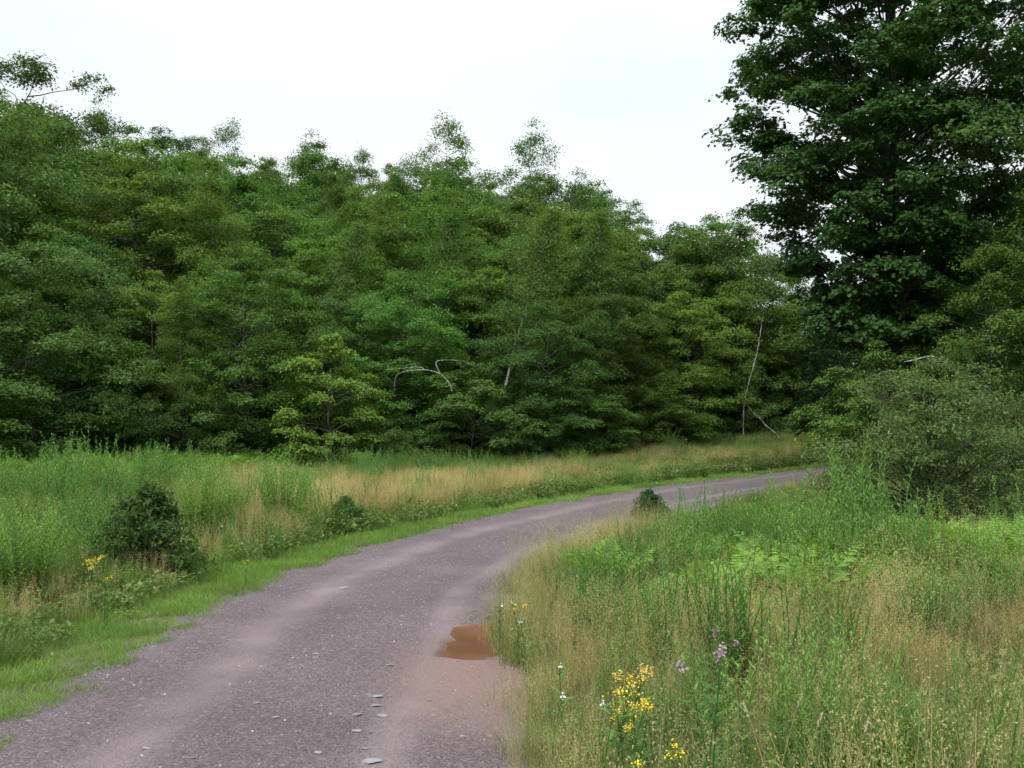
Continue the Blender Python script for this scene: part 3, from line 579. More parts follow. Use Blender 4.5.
edge('lime', 680, 445, 39, 285, 'light green layered tree above the grassy bank', 1.0, idx=0)
edge('sapling', 585, 455, 34, 385, 'low spreading sapling with boughs near the meadow', 1.4, idx=0)
edge('sapling', 655, 450, 37, 385, 'low sapling at the left end of the grassy bank', 1.3, idx=1)
edge('bush', 430, 460, 32, 425, 'low bush under the trees in the middle', 1.1, 'bush', cat='bush')
edge('bush', 520, 460, 32, 425, 'small pale green bush at the foot of the middle trees', 1.0, 'bush', cat='bush')
edge('bush', 385, 455, 31, 420, 'low bush right of the bright young maple', .9, 'bush', cat='bush')
edge('bush', 190, 450, 30, 395, 'olive bush just behind the fern patch', 1.0, 'bush', cat='bush')
edge('spruce', 822, 440, 37, 262, 'dark spruce against the sky gap left of the big maple', .9, 'spruce_tree')
edge('spruce', 862, 440, 35, 330, 'shorter dark spruce behind the shrub, under the big maple', 1.0, 'spruce_tree')
edge('layered', 745, 440, 43, 270, 'tree over the bank behind the leaning birch pole', .9, idx=1)
edge('layered', 790, 440, 43, 300, 'dim green tree filling the gap below the skyline notch', .9, idx=2)
edge('sapling', 885, 440, 33, 360, 'light green sapling seen under the big maple', 1.0, idx=0)
edge('layered', 1000, 440, 24, 235, 'green tree at the right edge, lower than the big maple', 1.0, idx=2)
edge('dense', 1080, 440, 26, 60, 'tall tree at the upper right corner beside the big maple', 1.0, idx=2)
edge('dense', 950, 440, 30, 270, 'dark tree in shade behind the big roadside shrub', 1.0, idx=0)
edge('olive', 960, 440, 21, 345, 'slender olive shrub tree right behind the big shrub', .9, 'young_birch', 1)
edge('sapling', 882, 440, 24, 345, 'leafy sapling hiding the big maple trunk behind the shrub', .9, idx=1)
# birches with pale trunks showing
edge('birch', 330, 450, 38, 215, 'birch with straight pale trunk above the bright young maple', 1, 'birch_tree', 0, rz=0.2, group='pale-trunked birches')
edge('birch', 425, 450, 38.5, 205, 'slim birch with pale trunk above the dead white branches', 1, 'birch_tree', 1, rz=0.0, group='pale-trunked birches')
edge('birch', 492, 450, 36, 195, 'birch leaning right with long bare white trunk, in the middle', 1, 'birch_tree', 0, rz=0.0, tilt=(0, .12), group='pale-trunked birches')
edge('birch', 572, 450, 39, 205, 'birch right of the leaning one, pale trunk half hidden', 1, 'birch_tree', 1, rz=.5, group='pale-trunked birches')

# ---- the big maple
def big_maple():
    r = np.random.default_rng(99); T = MB(); Cn = MB(); h = 20.
    tt = np.linspace(0, 1, 16); tr = lambda t: np.array([.3*sin(3*t), .25*sin(2*t+1), h*t*.93])
    P = np.array([tr(t) for t in tt]); P[0, 2] = -.4; T.tube(P, .30*(1-tt)**.8+.02, 10)
    zs = np.array([3.6, 4.6, 5.8, 6.8, 8, 9.2, 10.6, 12.5, 14.5, 17, 19.5]); Rl = np.array([1.5, 2.0, 2.2, 2.7, 3.4, 3.1, 3.8, 3.9, 3.7, 2.8, .6])
    cents = []; od = []; cv = []
    nl = 330
    for b in range(nl):
        z = 3.5+16.2*((b+r.random())/nl); az = b*2.4+r.normal()*.3; Rm = np.interp(z, zs, Rl)*(.86+.22*r.random())
        q = 1. if b % 5 > 1 else .25+.5*r.random(); L = Rm*q; lc = np.array([cos(az)*L, sin(az)*L, z+r.normal()*.2]); lr = (.42+.42*r.random())*(.75+.08*Rm)
        zt = max(1.8, z-L*(.45+.25*r.random())); st = tr(min(.97, zt/(h*.93))); s = np.linspace(0, 1, 8)[:, None]
        mid = st+(lc-st)*.5+np.array([0, 0, -.05*L]); B = st*(1-s)**2+2*mid*s*(1-s)+lc*s**2; B += r.normal(size=(8, 3))*.04*s
        T.tube(B, (.010+.010*L)*(1-s[:, 0])+.006, 5)
        nc = int(9+9*lr)
        for c in range(nc):
            th = c*2.4+r.random(); u = r.random()**.5; o = np.array([cos(th)*u, sin(th)*u, (r.random()-.45)*1.2*math.sqrt(max(.05, 1-u*u))])*lr*np.array([1.15, 1.15, .85])
            o[2] -= .22*u*u*lr; ce = lc+o; cents.append(ce); cv.append(r.random()); od.append([cos(az)*.6+o[0]/lr*.5, sin(az)*.6+o[1]/lr*.5, 0])
            b0 = B[5+(c % 3)]; T.tube(np.array([b0, (b0+ce)/2+[0, 0, .04], ce]), [.012, .008, .003], 3)
    ce = np.array(cents); K = len(ce); od = np.array(od); cv = np.array(cv); rad = .30*(.6+.8*r.random(K)); cnt = (54*(.5+r.random(K))).astype(int); ix = np.repeat(np.arange(K), cnt); n = len(ix)
    th = r.random(n)*2*pi; rho = np.sqrt(r.random(n))*(1+.3*np.sin(3*th+ix)); ofs = np.stack([rho*np.cos(th)*rad[ix], rho*np.sin(th)*rad[ix], -.35*rho**2*rad[ix]+r.normal(size=n)*.06], 1)
    N_ = unit(np.array([0, 0, 1.])+np.concatenate([ofs[:, :2]/rad[ix][:, None]*.5, np.zeros((n, 1))], 1)+od[ix]*.35+r.normal(size=(n, 3))*.4)
    leaves(Cn, ce[ix]+ofs, N_, .115, np.clip(.5*cv[ix]+.5*r.random(n), 0, 1), r, .85, D=ofs+r.normal(size=(n, 3))*.2)
    print('maple leaves', n); return T.mesh('maple_trunk', M['bark'], True), Cn.mesh('maple_crown', M['leaf_maple'])
PROTO['maple'] = [big_maple()]
x, y = at_px(893, 27)
place('maple', x, y, 1, .4, 'towering dark green maple whose crown fills the upper right', name='maple_tree')

# ---- large roadside shrub and its neighbours (nearer, finer leaves)
def shrub(name, seed, h, R, stems, twigs, per, leaf, mat, rc=.22, aspect=.45, shape='long', gap=.0, up=.55, flat=.8, bark='bark'):
    r = np.random.default_rng(seed); T = MB(); Cn = MB(); ce = []; cv = []
    for s_ in range(stems):
        az = s_*2.4+r.normal()*.3; sp = (.25+.75*((s_+.5)/stems))
        hh = h*(1-.68*sp**3)*(.74+.40*r.random()); out_ = R*sp*(.8+.3*r.random())
        s = np.linspace(0, 1, 8); B = np.stack([cos(az)*out_*s**.9, sin(az)*out_*s**.9, hh*(s**up)*1.0], 1); B[:, :2] += r.normal(size=(8, 2))*.03*s[:, None]; B[0, 2] = -.1
        T.tube(B, .022*(1-s)+.004, 5)
        for t_ in range(twigs):
            f = .12+.88*(t_+r.random())/twigs; i0 = f*7; i1 = int(min(6, i0)); b0 = B[i1]+(B[i1+1]-B[i1])*(i0-i1)
            d = unit(np.array([cos(az), sin(az), .5])+r.normal(size=3)*.75); ln = (.18+.35*r.random())*R*.55*(1.15-.5*f)
            b1 = b0+d*ln; b1[2] = max(b1[2], .08)
            T.tube(np.array([b0, (b0+b1)/2+[0, 0, .03], b1]), [.007, .005, .002], 3)
            for w in (.4, .7, 1.): ce.append(b0+(b1-b0)*w); cv.append(r.random())
    ce = np.array(ce); cv = np.array(cv); K = len(ce); ix = np.repeat(np.arange(K), per); n = len(ix)
    ofs = r.normal(size=(n, 3))*rc*.5; ofs[:, 2] *= flat; P = ce[ix]+ofs; P[:, 2] = np.maximum(P[:, 2], .03)
    N_ = unit(np.array([0, 0, 1.])+r.normal(size=(n, 3))*.7); leaves(Cn, P, N_, leaf, np.clip(.45*cv[ix]+.55*r.random(n), 0, 1), r, aspect, D=ofs+np.array([0, 0, .1])+r.normal(size=(n, 3))*.1, shape=shape)
    return T.mesh(name+'_stem', M[bark], True), Cn.mesh(name+'_foliage', M[mat])
def place_shrub(name, pr, x, y, lab, cat='shrub', sc=1., rz=0., group=None, sz=1.):
    o = link(name, None); o.location = (x, y, Hs(x, y)); o.rotation_euler = (0, 0, rz); o.scale = (sc, sc, sc*sz)
    link('stems', pr[0], o); link('foliage', pr[1], o); tag(o, lab, cat, group); return o
big = lobed_tree('roadside_shrub', 301, 2.6, .035, 1.62, .0, 95, .40, .8, 13, .17, 34, .062, .48, 'leaf_shrub', prof=lambda t: math.sqrt(max(.03, 1-(1.25*t-.30)**2)), tilt=.75, spiky=14, inner=.3, rise=.9)
p0 = G(925, 528); place_shrub('roadside_shrub', big, p0[0]+.2, p0[1]+.2, 'big rounded olive-green shrub standing in ferns by the road bend', sz=1.)
med = lobed_tree('shrub', 302, 1.5, .03, 1.0, .0, 45, .30, .8, 10, .15, 30, .062, .48, 'leaf_shrub', prof=lambda t: math.sqrt(max(.03, 1-(1.25*t-.30)**2)), tilt=.75, spiky=6, inner=.3, rise=.9)
p0 = G(1000, 520); place_shrub('shrub', med, p0[0]+.3, p0[1]+1.8, 'smaller shrub behind the right flank of the big shrub', sc=1.2)
place_shrub('shrub', med, 11.0, 19.5, 'pale green shrub at the right edge beyond the big shrub', sc=1.3, rz=2)
dk = lobed_tree('dark_sapling', 303, .95, .012, .50, .0, 44, .17, .9, 8, .11, 13, .080, .48, 'leaf_darkshrub', prof=lambda t: math.sqrt(max(.03, 1-(1.25*t-.30)**2)), tilt=.7, spiky=6, inner=.3, rise=.9)
p0 = G(152, 578); place_shrub('dark_sapling', dk, p0[0], p0[1], 'dark glossy-leaved sapling in the goldenrod on the left', sc=.88, sz=1.15)
p0 = G(347, 533); place_shrub('dark_sapling', dk, p0[0], p0[1], 'small dark bush in dry grass at the left roadside', sc=.55, rz=1.2)
p0 = G(648, 520); place_shrub('dark_sapling', dk, p0[0], p0[1], 'small dark bush on the inside of the bend at the road edge', sc=.5, rz=2.5)
# ---------------------------------------------------------------- ground vegetation (uncountable): instanced clumps
_cj = np.random.default_rng(5).random((64, 64, 3))
def cells(x, y, size, off=0):
    """patches of plants: a random value per patch and how far from the patch's middle (0..1)"""
    gx_ = x/size+off; gy_ = y/size+off*.7; ix = np.floor(gx_).astype(int); iy = np.floor(gy_).astype(int); bd = np.full(x.shape, 9.); bv = np.zeros(x.shape)
    for a in (-1, 0, 1):
        for b in (-1, 0, 1):
            c = _cj[(ix+a) & 63, (iy+b) & 63]; d = np.hypot(gx_-(ix+a+c[..., 0]), gy_-(iy+b+c[..., 1])); m = d < bd; bd = np.where(m, d, bd); bv = np.where(m, c[..., 2], bv)
    return bv, np.clip(bd/.75, 0, 1)
def scatter(name, meshes, pts, rot, scl, idx, label, tint=None):
    src = bpy.data.collections.new(name+'_sources')
    for k, m in enumerate(meshes):
        src.objects.link(bpy.data.objects.new(f'{name}_{k:02d}', m))
    me = bpy.data.meshes.new(name); n = len(pts); me.vertices.add(n); me.vertices.foreach_set('co', np.asarray(pts, np.float32).ravel())
    a = me.attributes.new('rot', 'FLOAT_VECTOR', 'POINT'); a.data.foreach_set('vector', np.asarray(rot, np.float32).ravel())
    a = me.attributes.new('scl', 'FLOAT_VECTOR', 'POINT'); a.data.foreach_set('vector', np.asarray(scl, np.float32).ravel())
    a = me.attributes.new('idx', 'INT', 'POINT'); a.data.foreach_set('value', np.asarray(idx, np.int32))
    a = me.attributes.new('tint', 'FLOAT', 'POINT'); a.data.foreach_set('value', np.asarray(np.zeros(n) if tint is None else tint, np.float32))
    o = link(name, me); ng = bpy.data.node_groups.new(name, 'GeometryNodeTree')
    ng.interface.new_socket('Geometry', in_out='INPUT', socket_type='NodeSocketGeometry'); ng.interface.new_socket('Geometry', in_out='OUTPUT', socket_type='NodeSocketGeometry')
    N = ng.nodes.new; gi = N('NodeGroupInput'); go = N('NodeGroupOutput'); ip = N('GeometryNodeInstanceOnPoints'); ci = N('GeometryNodeCollectionInfo')
    ci.inputs['Collection'].default_value = src; ci.inputs['Separate Children'].default_value = True; ci.inputs['Reset Children'].default_value = True
    def at(nm, ty):
        a = N('GeometryNodeInputNamedAttribute'); a.data_type = ty; a.inputs['Name'].default_value = nm; return [q for q in a.outputs if q.enabled and q.name == 'Attribute'][0]
    Lk = ng.links.new; Lk(gi.outputs[0], ip.inputs['Points']); Lk(ci.outputs[0], ip.inputs['Instance']); ip.inputs['Pick Instance'].default_value = True
    Lk(at('idx', 'INT'), ip.inputs['Instance Index']); Lk(at('rot', 'FLOAT_VECTOR'), ip.inputs['Rotation']); Lk(at('scl', 'FLOAT_VECTOR'), ip.inputs['Scale'])
    Lk(ip.outputs[0], go.inputs[0])
    md = o.modifiers.new('scatter', 'NODES'); md.node_group = ng
    tag(o, label, name.replace('_', ' '), kind='stuff'); return o

def disk(r, n, R): th = r.random(n)*2*pi; q = R*np.sqrt(r.random(n)); return np.stack([q*np.cos(th), q*np.sin(th), 0*q], 1)
def m_grass(seed, n, R, h, w, lean, mat, seeds=0, hv=.4):
    r = np.random.default_rng(seed); mb = MB(); hh = h*(1-hv+2*hv*r.random(n)); ribbons(mb, disk(r, n, R)-[0, 0, .03], hh, lean*(.4+1.2*r.random(n)), w*(.6+.8*r.random(n)), r, r.random(n)**1.3)
    if seeds:
        k = seeds; B = disk(r, k, R*.9); H_ = h*(1.2+.7*r.random(k)); vv = .5+.5*r.random(k)
        tip, d = ribbons(mb, B, H_, .18*(.4+r.random(k)), w*.55, r, vv, segs=4, tip=.5)
        rep = 15; ix = np.repeat(np.arange(k), rep); f = np.tile(np.linspace(0, 1, rep), k)
        P = tip[ix] - np.stack([d[ix, 0]*.05*f, d[ix, 1]*.05*f, .16*f], 1) + r.normal(size=(k*rep, 3))*[.012, .012, .004]
        leaves(mb, P, unit(r.normal(size=(k*rep, 3))+[0, 0, .1]), .011, .6+.4*r.random(k*rep), r, .45, D=np.tile([0, 0, 1.], (k*rep, 1))+r.normal(size=(k*rep, 3))*.5)
    return mb.mesh('clump', M[mat])
def m_rod(seed, stems, h, mat='rod', R=.2, leaf=.085, step=.026, fan=0):
    r = np.random.default_rng(seed); mb = MB(); B = disk(r, stems, R)
    for b in B:
        az = r.random()*6.28; ln = .06+.30*r.random()**1.5; hh = h*(.65+.5*r.random()); s = np.linspace(0, 1, 6)
        if fan: az = atan2(b[1], b[0]); q0 = hypot(b[0], b[1])/R; ln = fan*q0; hh = h*(.8+.3*r.random())*(1-.35*q0*q0)
        C = b+np.stack([cos(az)*ln*hh*s**2, sin(az)*ln*hh*s**2, hh*s], 1); C[0, 2] = -.05; mb.tube(C, .004*(1-s)+.0015, 3, v=.3)
        n = int(hh/step); f = .12+.88*(np.arange(n)+r.random(n))/n; P = np.stack([np.interp(f, s, C[:, k]) for k in range(3)], 1)
        a = np.arange(n)*2.4; upd = .35+1.0*f; D = np.stack([np.cos(a), np.sin(a), upd], 1); N_ = unit(np.stack([-np.cos(a)*upd, -np.sin(a)*upd, np.ones(n)], 1)+r.normal(size=(n, 3))*.2)
        tv = np.clip(.15+.55*f+.3*r.random(n), 0, 1); L = leaf*(1.1-.55*f)
        leaves(mb, P, N_, L, tv, r, .26, D=unit(D), shape='long', fold=.06)
    return mb.mesh('clump', M[mat])
def m_fern(seed, fronds, L, mat='fern'):
    r = np.random.default_rng(seed); mb = MB()
    for k in range(fronds):
        az = k*2.4+r.normal()*.3; ll = L*(.7+.5*r.random()); n = 17; s = (np.arange(n)+.5)/n; e = .9+.4*r.random()
        d = np.array([cos(az), sin(az), 0]); C = d*(ll*.55*s**1.25)[:, None] + np.array([0, 0, 1])*(ll*e*(s-.42*s**2.2))[:, None]+[r.normal()*.05, r.normal()*.05, 0]
        mb.tube(C, .003*(1-s)+.001, 3, v=.2); T_ = unit(np.gradient(C, axis=0)); side = np.array([-sin(az), cos(az), 0])
        w = .20*ll*np.sin(np.clip((s-.12)/.88, 0, 1)**.6*pi)**.8*(1.15-s)*1.2
        for sg in (1, -1):
            D = unit(side*sg+T_*.5-np.array([0, 0, .18])); N_ = unit(np.cross(T_, side)*-1+r.normal(size=(n, 3))*.12); N_ = N_*np.sign(N_[:, 2:3]+1e-6)
            q = s > .2; leaves(mb, C[q], N_[q], w[q]*1.15+.01, np.clip(.3+.4*s[q]+.3*r.random(q.sum()), 0, 1), r, .30, D=D[q], shape='long', fold=.05)
    return mb.mesh('clump', M[mat])
def m_weed(seed, n, R, h, leaf, mat='weed'):
    r = np.random.default_rng(seed); mb = MB(); P = disk(r, n, R); P[:, 2] = h*r.random(n)**.8; k = n//5
    ribbons(mb, disk(r, k, R), h*(.5+.6*r.random(k)), .2, .004, r, .1)
    leaves(mb, P, unit(np.array([0, 0, 1.])+r.normal(size=(n, 3))*.45), leaf, r.random(n), r, .55, shape='long', fold=.1); return mb.mesh('clump', M[mat])

V = {}
V['verge'] = [m_grass(100+k, 150, .17, .10, .0045, .5, 'verge') for k in range(3)]
V['green'] = [m_grass(110+k, 80, .2, .29, .005, .45, 'grass', seeds=4) for k in range(4)]
V['dry'] = [m_grass(120+k, 60, .2, .25, .0035, .35, 'dry', seeds=20) for k in range(4)]
V['rod'] = [m_rod(130+k, 9+4*k, .42+.12*k, R=.16+.05*k, leaf=.07) for k in range(4)]
V['rod2'] = [m_rod(170+k, 12+3*k, .40+.13*k, 'rod2', R=.26, leaf=.065, step=.017) for k in range(4)]
V['fine'] = [m_grass(180+k, 90, .2, .34, .0022, .5, 'straw_grass', seeds=10) for k in range(4)]
V['fern'] = [m_fern(140+k, 9, .52) for k in range(4)]
V['weed'] = [m_weed(150+k, 90, .2, .20, .055) for k in range(3)]
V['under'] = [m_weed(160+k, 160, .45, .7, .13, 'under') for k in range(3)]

# density fields laid out over the meadow
def cand(n, Dmin, Dmax, side=2.5):
    D = np.sqrt(Dmin**2+(Dmax**2-Dmin**2)*rng.random(n)); x = (rng.random(n)*2-1)*(.56*D+side); return x, D
def blob(px, py, l):
    o = 0
    for (cx, cy, rx, ry, a) in l: o = np.maximum(o, a*np.exp(-(((px-cx)/rx)**2+((py-cy)/ry)**2)**1.5))
    return o
ROD = [(40, 505, 200, 66, .9), (190, 520, 60, 40, .8), (120, 456, 130, 10, .5), (-150, 520, 200, 90, 1), (215, 480, 60, 25, .5), (400, 470, 75, 14, 1.1), (480, 465, 60, 12, .8), (60, 560, 120, 40, .6),
       (605, 622, 62, 34, 1.3), (640, 690, 70, 26, .6), (690, 560, 90, 34, .9), (940, 690, 110, 30, .8), (780, 590, 200, 40, .45), (700, 500, 80, 18, .9), (800, 740, 220, 60, .4), (720, 700, 60, 30, .5), (870, 760, 90, 40, .9), (960, 790, 120, 50, .6), (760, 530, 80, 30, .6), (1010, 640, 60, 60, .6), (860, 775, 50, 40, .9), (960, 690, 120, 60, .3), (590, 455, 40, 8, .5)]
FERN = [(222, 464, 75, 12, 3.5), (20, 480, 120, 14, .5), (860, 576, 210, 50, 1.5), (990, 572, 150, 54, 1.5), (725, 552, 90, 40, .8), (700, 520, 70, 20, .45), (900, 545, 100, 18, 1)]
DRY = [(240, 495, 32, 14, 1.0), (395, 507, 100, 20, 1.5), (450, 497, 120, 14, 1.2), (275, 515, 70, 24, 1.4), (120, 612, 120, 26, .8), (245, 482, 45, 14, 1.2), (590, 480, 120, 10, .5), (740, 462, 110, 10, .45), (800, 668, 260, 28, 1.7), (700, 625, 80, 34, .8), (620, 560, 50, 30, .8), (560, 700, 70, 60, .6),
       (640, 720, 100, 60, .3), (930, 660, 120, 30, .7), (545, 590, 40, 50, .8), (640, 486, 170, 8, .6), (220, 560, 80, 26, .4), (300, 545, 70, 16, .5), (900, 740, 150, 40, .2)]
def fields(x, y):
    s, l = roadpos(x, y); z = H(x, y, s, l); px, py = proj(x, y, z); d = np.abs(l)-HW + np.where(l < 0, creep(y), 0)
    e = np.hypot(x, y)-np.interp(np.degrees(np.arctan2(x, y)), AZ, RE)
    return s, l, z, px, py, d, e
def lay(key, name, n, Dmin, Dmax, dens, label, sc=(.8, 1.2), far=0., side=2.5):
    x, y = cand(n, Dmin, Dmax, side); s, l, z, px, py, d, e = fields(x, y); w = dens(x, y, px, py, d, l, e)
    k = rng.random(n) < w; x, y, z, d, px = x[k], y[k], z[k], d[k], px[k]; m = len(x)
    q = (sc[0]+(sc[1]-sc[0])*rng.random(m))*(1+far*np.maximum(y-14, 0)/20)
    if key != 'verge': q *= np.where(l[k] > 0, .55+.45*ss(0.0, .9, d), .8+.2*ss(0, .5, d))
    q *= 1-.38*ss(0, 2, x)*ss(13, 17, y)*(1-ss(27, 31, y))*(l < 0)[k] if key != 'fern' else 1-.38*ss(10, 15, y)*(1-ss(27, 31, y))*(l < 0)[k]
    cv_, cd_ = cells(x, y, 1.5 if key in ('rod', 'rod2') else .9, len(key))
    if key in ('rod', 'rod2', 'fern'): q *= (.55+.75*cv_)*(1.15-.45*cd_**1.5)*np.where(l[k] > 0, .86-.30*ss(16, 26, y) if key != 'fern' else 1.15, 1.05-.50*ss(10.5, 14.5, y) if key != 'fern' else 1)
    q *= (.45+1.1*fbm(x, y, .5, 31))*(1-.3*ss(19, 26, y)*(key in ('dry', 'green')))
    q = np.minimum(q, 1.45)
    rot = np.stack([rng.normal(size=m)*.08, rng.normal(size=m)*.08, rng.random(m)*2*pi], 1)
    scatter(name, V[key], np.stack([x, y, z], 1), rot, np.stack([q, q, q*(.85+.3*rng.random(m))], 1), rng.integers(0, len(V[key]), m), label, (.42*(cv_-.5)+.25*(fbm(x, y, .35, 88)-.5))*ss(4, 9, y)); print(name, m)

def near_puddle(x, y): return np.exp(-(((x-PUD[0])/.5)**2+((y-PUD[1])/.75)**2)**2)
lay('verge', 'verge_grass', 40000, 3, 40, lambda x, y, px, py, d, l, e: np.where(l > 0, (d > -.12-.1*vnoise(x, y, 2, 4))*(1-.75*ss(15, 21, y))*(1-ss(.6-.35*ss(12, 20, y), 1.3-.6*ss(12, 20, y), d+.5*(fbm(x, y, .8, 6)-.5)))*(.45+1.3*(fbm(x, y, 1.2, 8) > .38)), (d > .02)*(1-ss(.1, .45, d))*.30*(fbm(x, y, 1.1, 18) > .45)),
    'bright short green grass along the road verge', (.8, 1.4), side=3)
lay('green', 'meadow_grass', 26000, 3, 44, lambda x, y, px, py, d, l, e: (d > np.where(l > 0, .15, -.12)+.25*vnoise(x, y, 1, 3))*(e < 1)*(.34+.55*fbm(x, y, .5, 11))*np.where(l > 0, ss(.4, 1.2, d), 1)*(1-.75*np.clip(blob(px, py, FERN)+.6*blob(px, py, ROD), 0, 1)),
    'tall green grass of the meadow', (.75, 1.3), .2)
lay('dry', 'dry_grass', 44000, 3, 44, lambda x, y, px, py, d, l, e: (d > np.where(l > 0, .12, -.05)+.2*vnoise(x, y, 1, 3))*(e < 0)*np.where(l > 0, ss(.7, 1.6, d), 1)*np.clip(.07+blob(px, py, DRY)*.85*(.55+.9*fbm(x, y, .8, 21)), 0, 1)*(1-.85*np.clip(blob(px, py, FERN)+.4*blob(px, py, ROD), 0, 1)),
    'tan dry seed-headed grass in the meadow', (.75, 1.3), .2)
lay('fine', 'fine_straw_grass', 30000, 3, 22, lambda x, y, px, py, d, l, e: (l < 0)*(d > -.10+.22*vnoise(x, y, 1.6, 3))*(.38-.22*ss(12, 20, y))*(.1+1.5*fbm(x, y, .6, 33))*(1-.95*np.clip(blob(px, py, FERN)+.6*blob(px, py, ROD), 0, 1)),
    'fine straw-coloured grass beside the road', (.7, 1.25), 0.)
lay('rod', 'goldenrod_stand', 30000, 3, 44, lambda x, y, px, py, d, l, e: (d > .5)*(e < .5)*(1-.9*np.clip(blob(px, py, [(222, 470, 75, 18, 1), (285, 528, 40, 26, 1)]), 0, 1))*np.clip(.02+blob(px, py, ROD)*.75*(cells(x, y, 1.5, 3)[0] > .45), 0, 1),
    'tall leafy green goldenrod not yet in flower', (.65, 1.3), .1)
lay('rod2', 'tall_weeds', 30000, 3, 44, lambda x, y, px, py, d, l, e: (d > .5)*(e < .5)*(1-.9*np.clip(blob(px, py, [(222, 470, 75, 18, 1), (285, 528, 40, 26, 1)]), 0, 1))*np.clip(.02+blob(px, py, ROD)*.8*((cells(x, y, 1.5, 4)[0] < .45)), 0, 1),
    'paler bushy weeds mixed through the goldenrod', (.65, 1.35), .1)
lay('fern', 'fern_patch', 36000, 3, 44, lambda x, y, px, py, d, l, e: (d > .6)*(e < .8)*np.clip(blob(px, py, FERN)*(.4+1.0*fbm(x, y, .9, 51)), 0, 1),
    'yellow-green ferns growing in patches', (.8, 1.25), .2)
lay('weed', 'low_weeds', 22000, 3, 44, lambda x, y, px, py, d, l, e: (d > .10)*(e < 1)*np.where(l > 0, (.25+.75*(1-ss(1, 3.5, d)))*ss(.45, 1.0, d), .22)*(.4+fbm(x, y, .8, 61)),
    'low broad-leaved weeds', (.7, 1.3), .4)
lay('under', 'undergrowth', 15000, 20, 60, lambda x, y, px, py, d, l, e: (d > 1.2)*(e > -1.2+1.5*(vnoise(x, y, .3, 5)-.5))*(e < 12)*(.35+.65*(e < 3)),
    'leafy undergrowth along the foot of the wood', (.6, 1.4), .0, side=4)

pc_ = [m_rod(190+k, 90, 1.2, 'plume_green', R=.30, leaf=.085, step=.022, fan=.28) for k in range(2)]
for px, py, sc_, lab in [(285, 530, 1.0, 'bright feathery goldenrod clump standing alone in the dry grass'), (205, 545, 1.0, 'feathery goldenrod clump just right of the dark sapling'), (30, 600, .8, 'leafy weed clump at the left edge above the verge')]:
    g0 = G(px, py); o = link('goldenrod_clump', pc_[0 if px == 285 else 1], loc=g0); o.scale = (sc_, sc_, sc_); o.rotation_euler = (0, 0, px*.1); tag(o, lab, 'plant')
mc_ = [m_rod(195+k, 60, .85, ['rod', 'weed', 'rod2'][k], R=.30, leaf=.085, step=.024, fan=.35) for k in range(3)]
for i_, (px, py, sc_, k_, lab) in enumerate([(60, 500, 1.2, 0, 'dark green leafy mound in the goldenrod near the left edge'), (112, 510, 1.1, 1, 'leafy weed mound behind the dark sapling'), (178, 500, 1.1, 2, 'pale leafy mound behind and right of the dark sapling'),
        (28, 545, .9, 1, 'olive leafy mound at the left edge of the meadow'), (90, 535, .9, 2, 'pale leafy mound left of the dark sapling'), (232, 528, .9, 0, 'green leafy mound between dark sapling and feathery clump'), (150, 480, 1.2, 0, 'green leafy mound below the bright ferns'),
        (370, 480, 1.1, 0, 'green mound at the wood foot right of the bright maple'), (430, 478, 1.1, 1, 'olive mound at the wood foot under the dead branches'), (600, 640, .62, 2, 'pale green leafy clump right of the puddle'), (660, 640, .6, 0, 'green leafy clump left of the pink spires'),
        (870, 768, .6, 2, 'feathery green clump at the bottom right'), (930, 655, .75, 0, 'green leafy clump in the straw band at right'), (830, 660, .7, 1, 'olive leafy clump in the straw band'), (995, 640, .8, 0, 'green leafy clump near the right edge')]):
    g0 = G(px, py); o = link('leafy_clump', mc_[k_], loc=g0); o.scale = (sc_, sc_, sc_*.95); o.rotation_euler = (0, 0, i_*1.3); tag(o, lab, 'plant')
# ---------------------------------------------------------------- flowers and single plants
def flower_plant(name, seed, stems, h, heads, rad, mat, green='rod', flatc=True, size=.014, R=.12, cluster=40):
    r = np.random.default_rng(seed); st_ = MB(); FL = []
    for b in disk(r, stems, R):
        az = r.random()*6.28; hh = h*(.90+.12*r.random()); s = np.linspace(0, 1, 6); C = b+np.stack([cos(az)*.15*hh*s**2, sin(az)*.15*hh*s**2, hh*s], 1); C[0, 2] = -.05
        st_.tube(C, .004*(1-s)+.0015, 3, v=.3); n = int(hh/.03); f = .1+.8*r.random(n); P = np.stack([np.interp(f, s, C[:, k]) for k in range(3)], 1); a = r.random(n)*6.28
        leaves(st_, P, unit(np.stack([-np.cos(a)*.6, -np.sin(a)*.6, np.ones(n)], 1)), .08, r.random(n), r, .28, D=np.stack([np.cos(a), np.sin(a), np.full(n, .6)], 1), shape='long', fold=.05)
        F_ = MB(); FL.append(F_)
        for k in range(heads):
            c = C[-1]+(r.normal(size=3)*[rad, rad, .02 if flatc else rad*1.2]); st_.tube(np.array([C[-2], (C[-2]+c)/2, c]), [.002, .0015, .001], 3, v=.3)
            m_ = cluster; o_ = r.normal(size=(m_, 3))*([rad*.45, rad*.45, .008] if flatc else [rad*.5, rad*.5, rad*.7])
            leaves(F_, c+o_, unit(r.normal(size=(m_, 3))*.5+[0, -.4, 1]), size, r.random(m_), r, .8)
    return st_.mesh(name+'_stem', M[green]), [q.mesh(name+'_head', M[mat]) for q in FL]
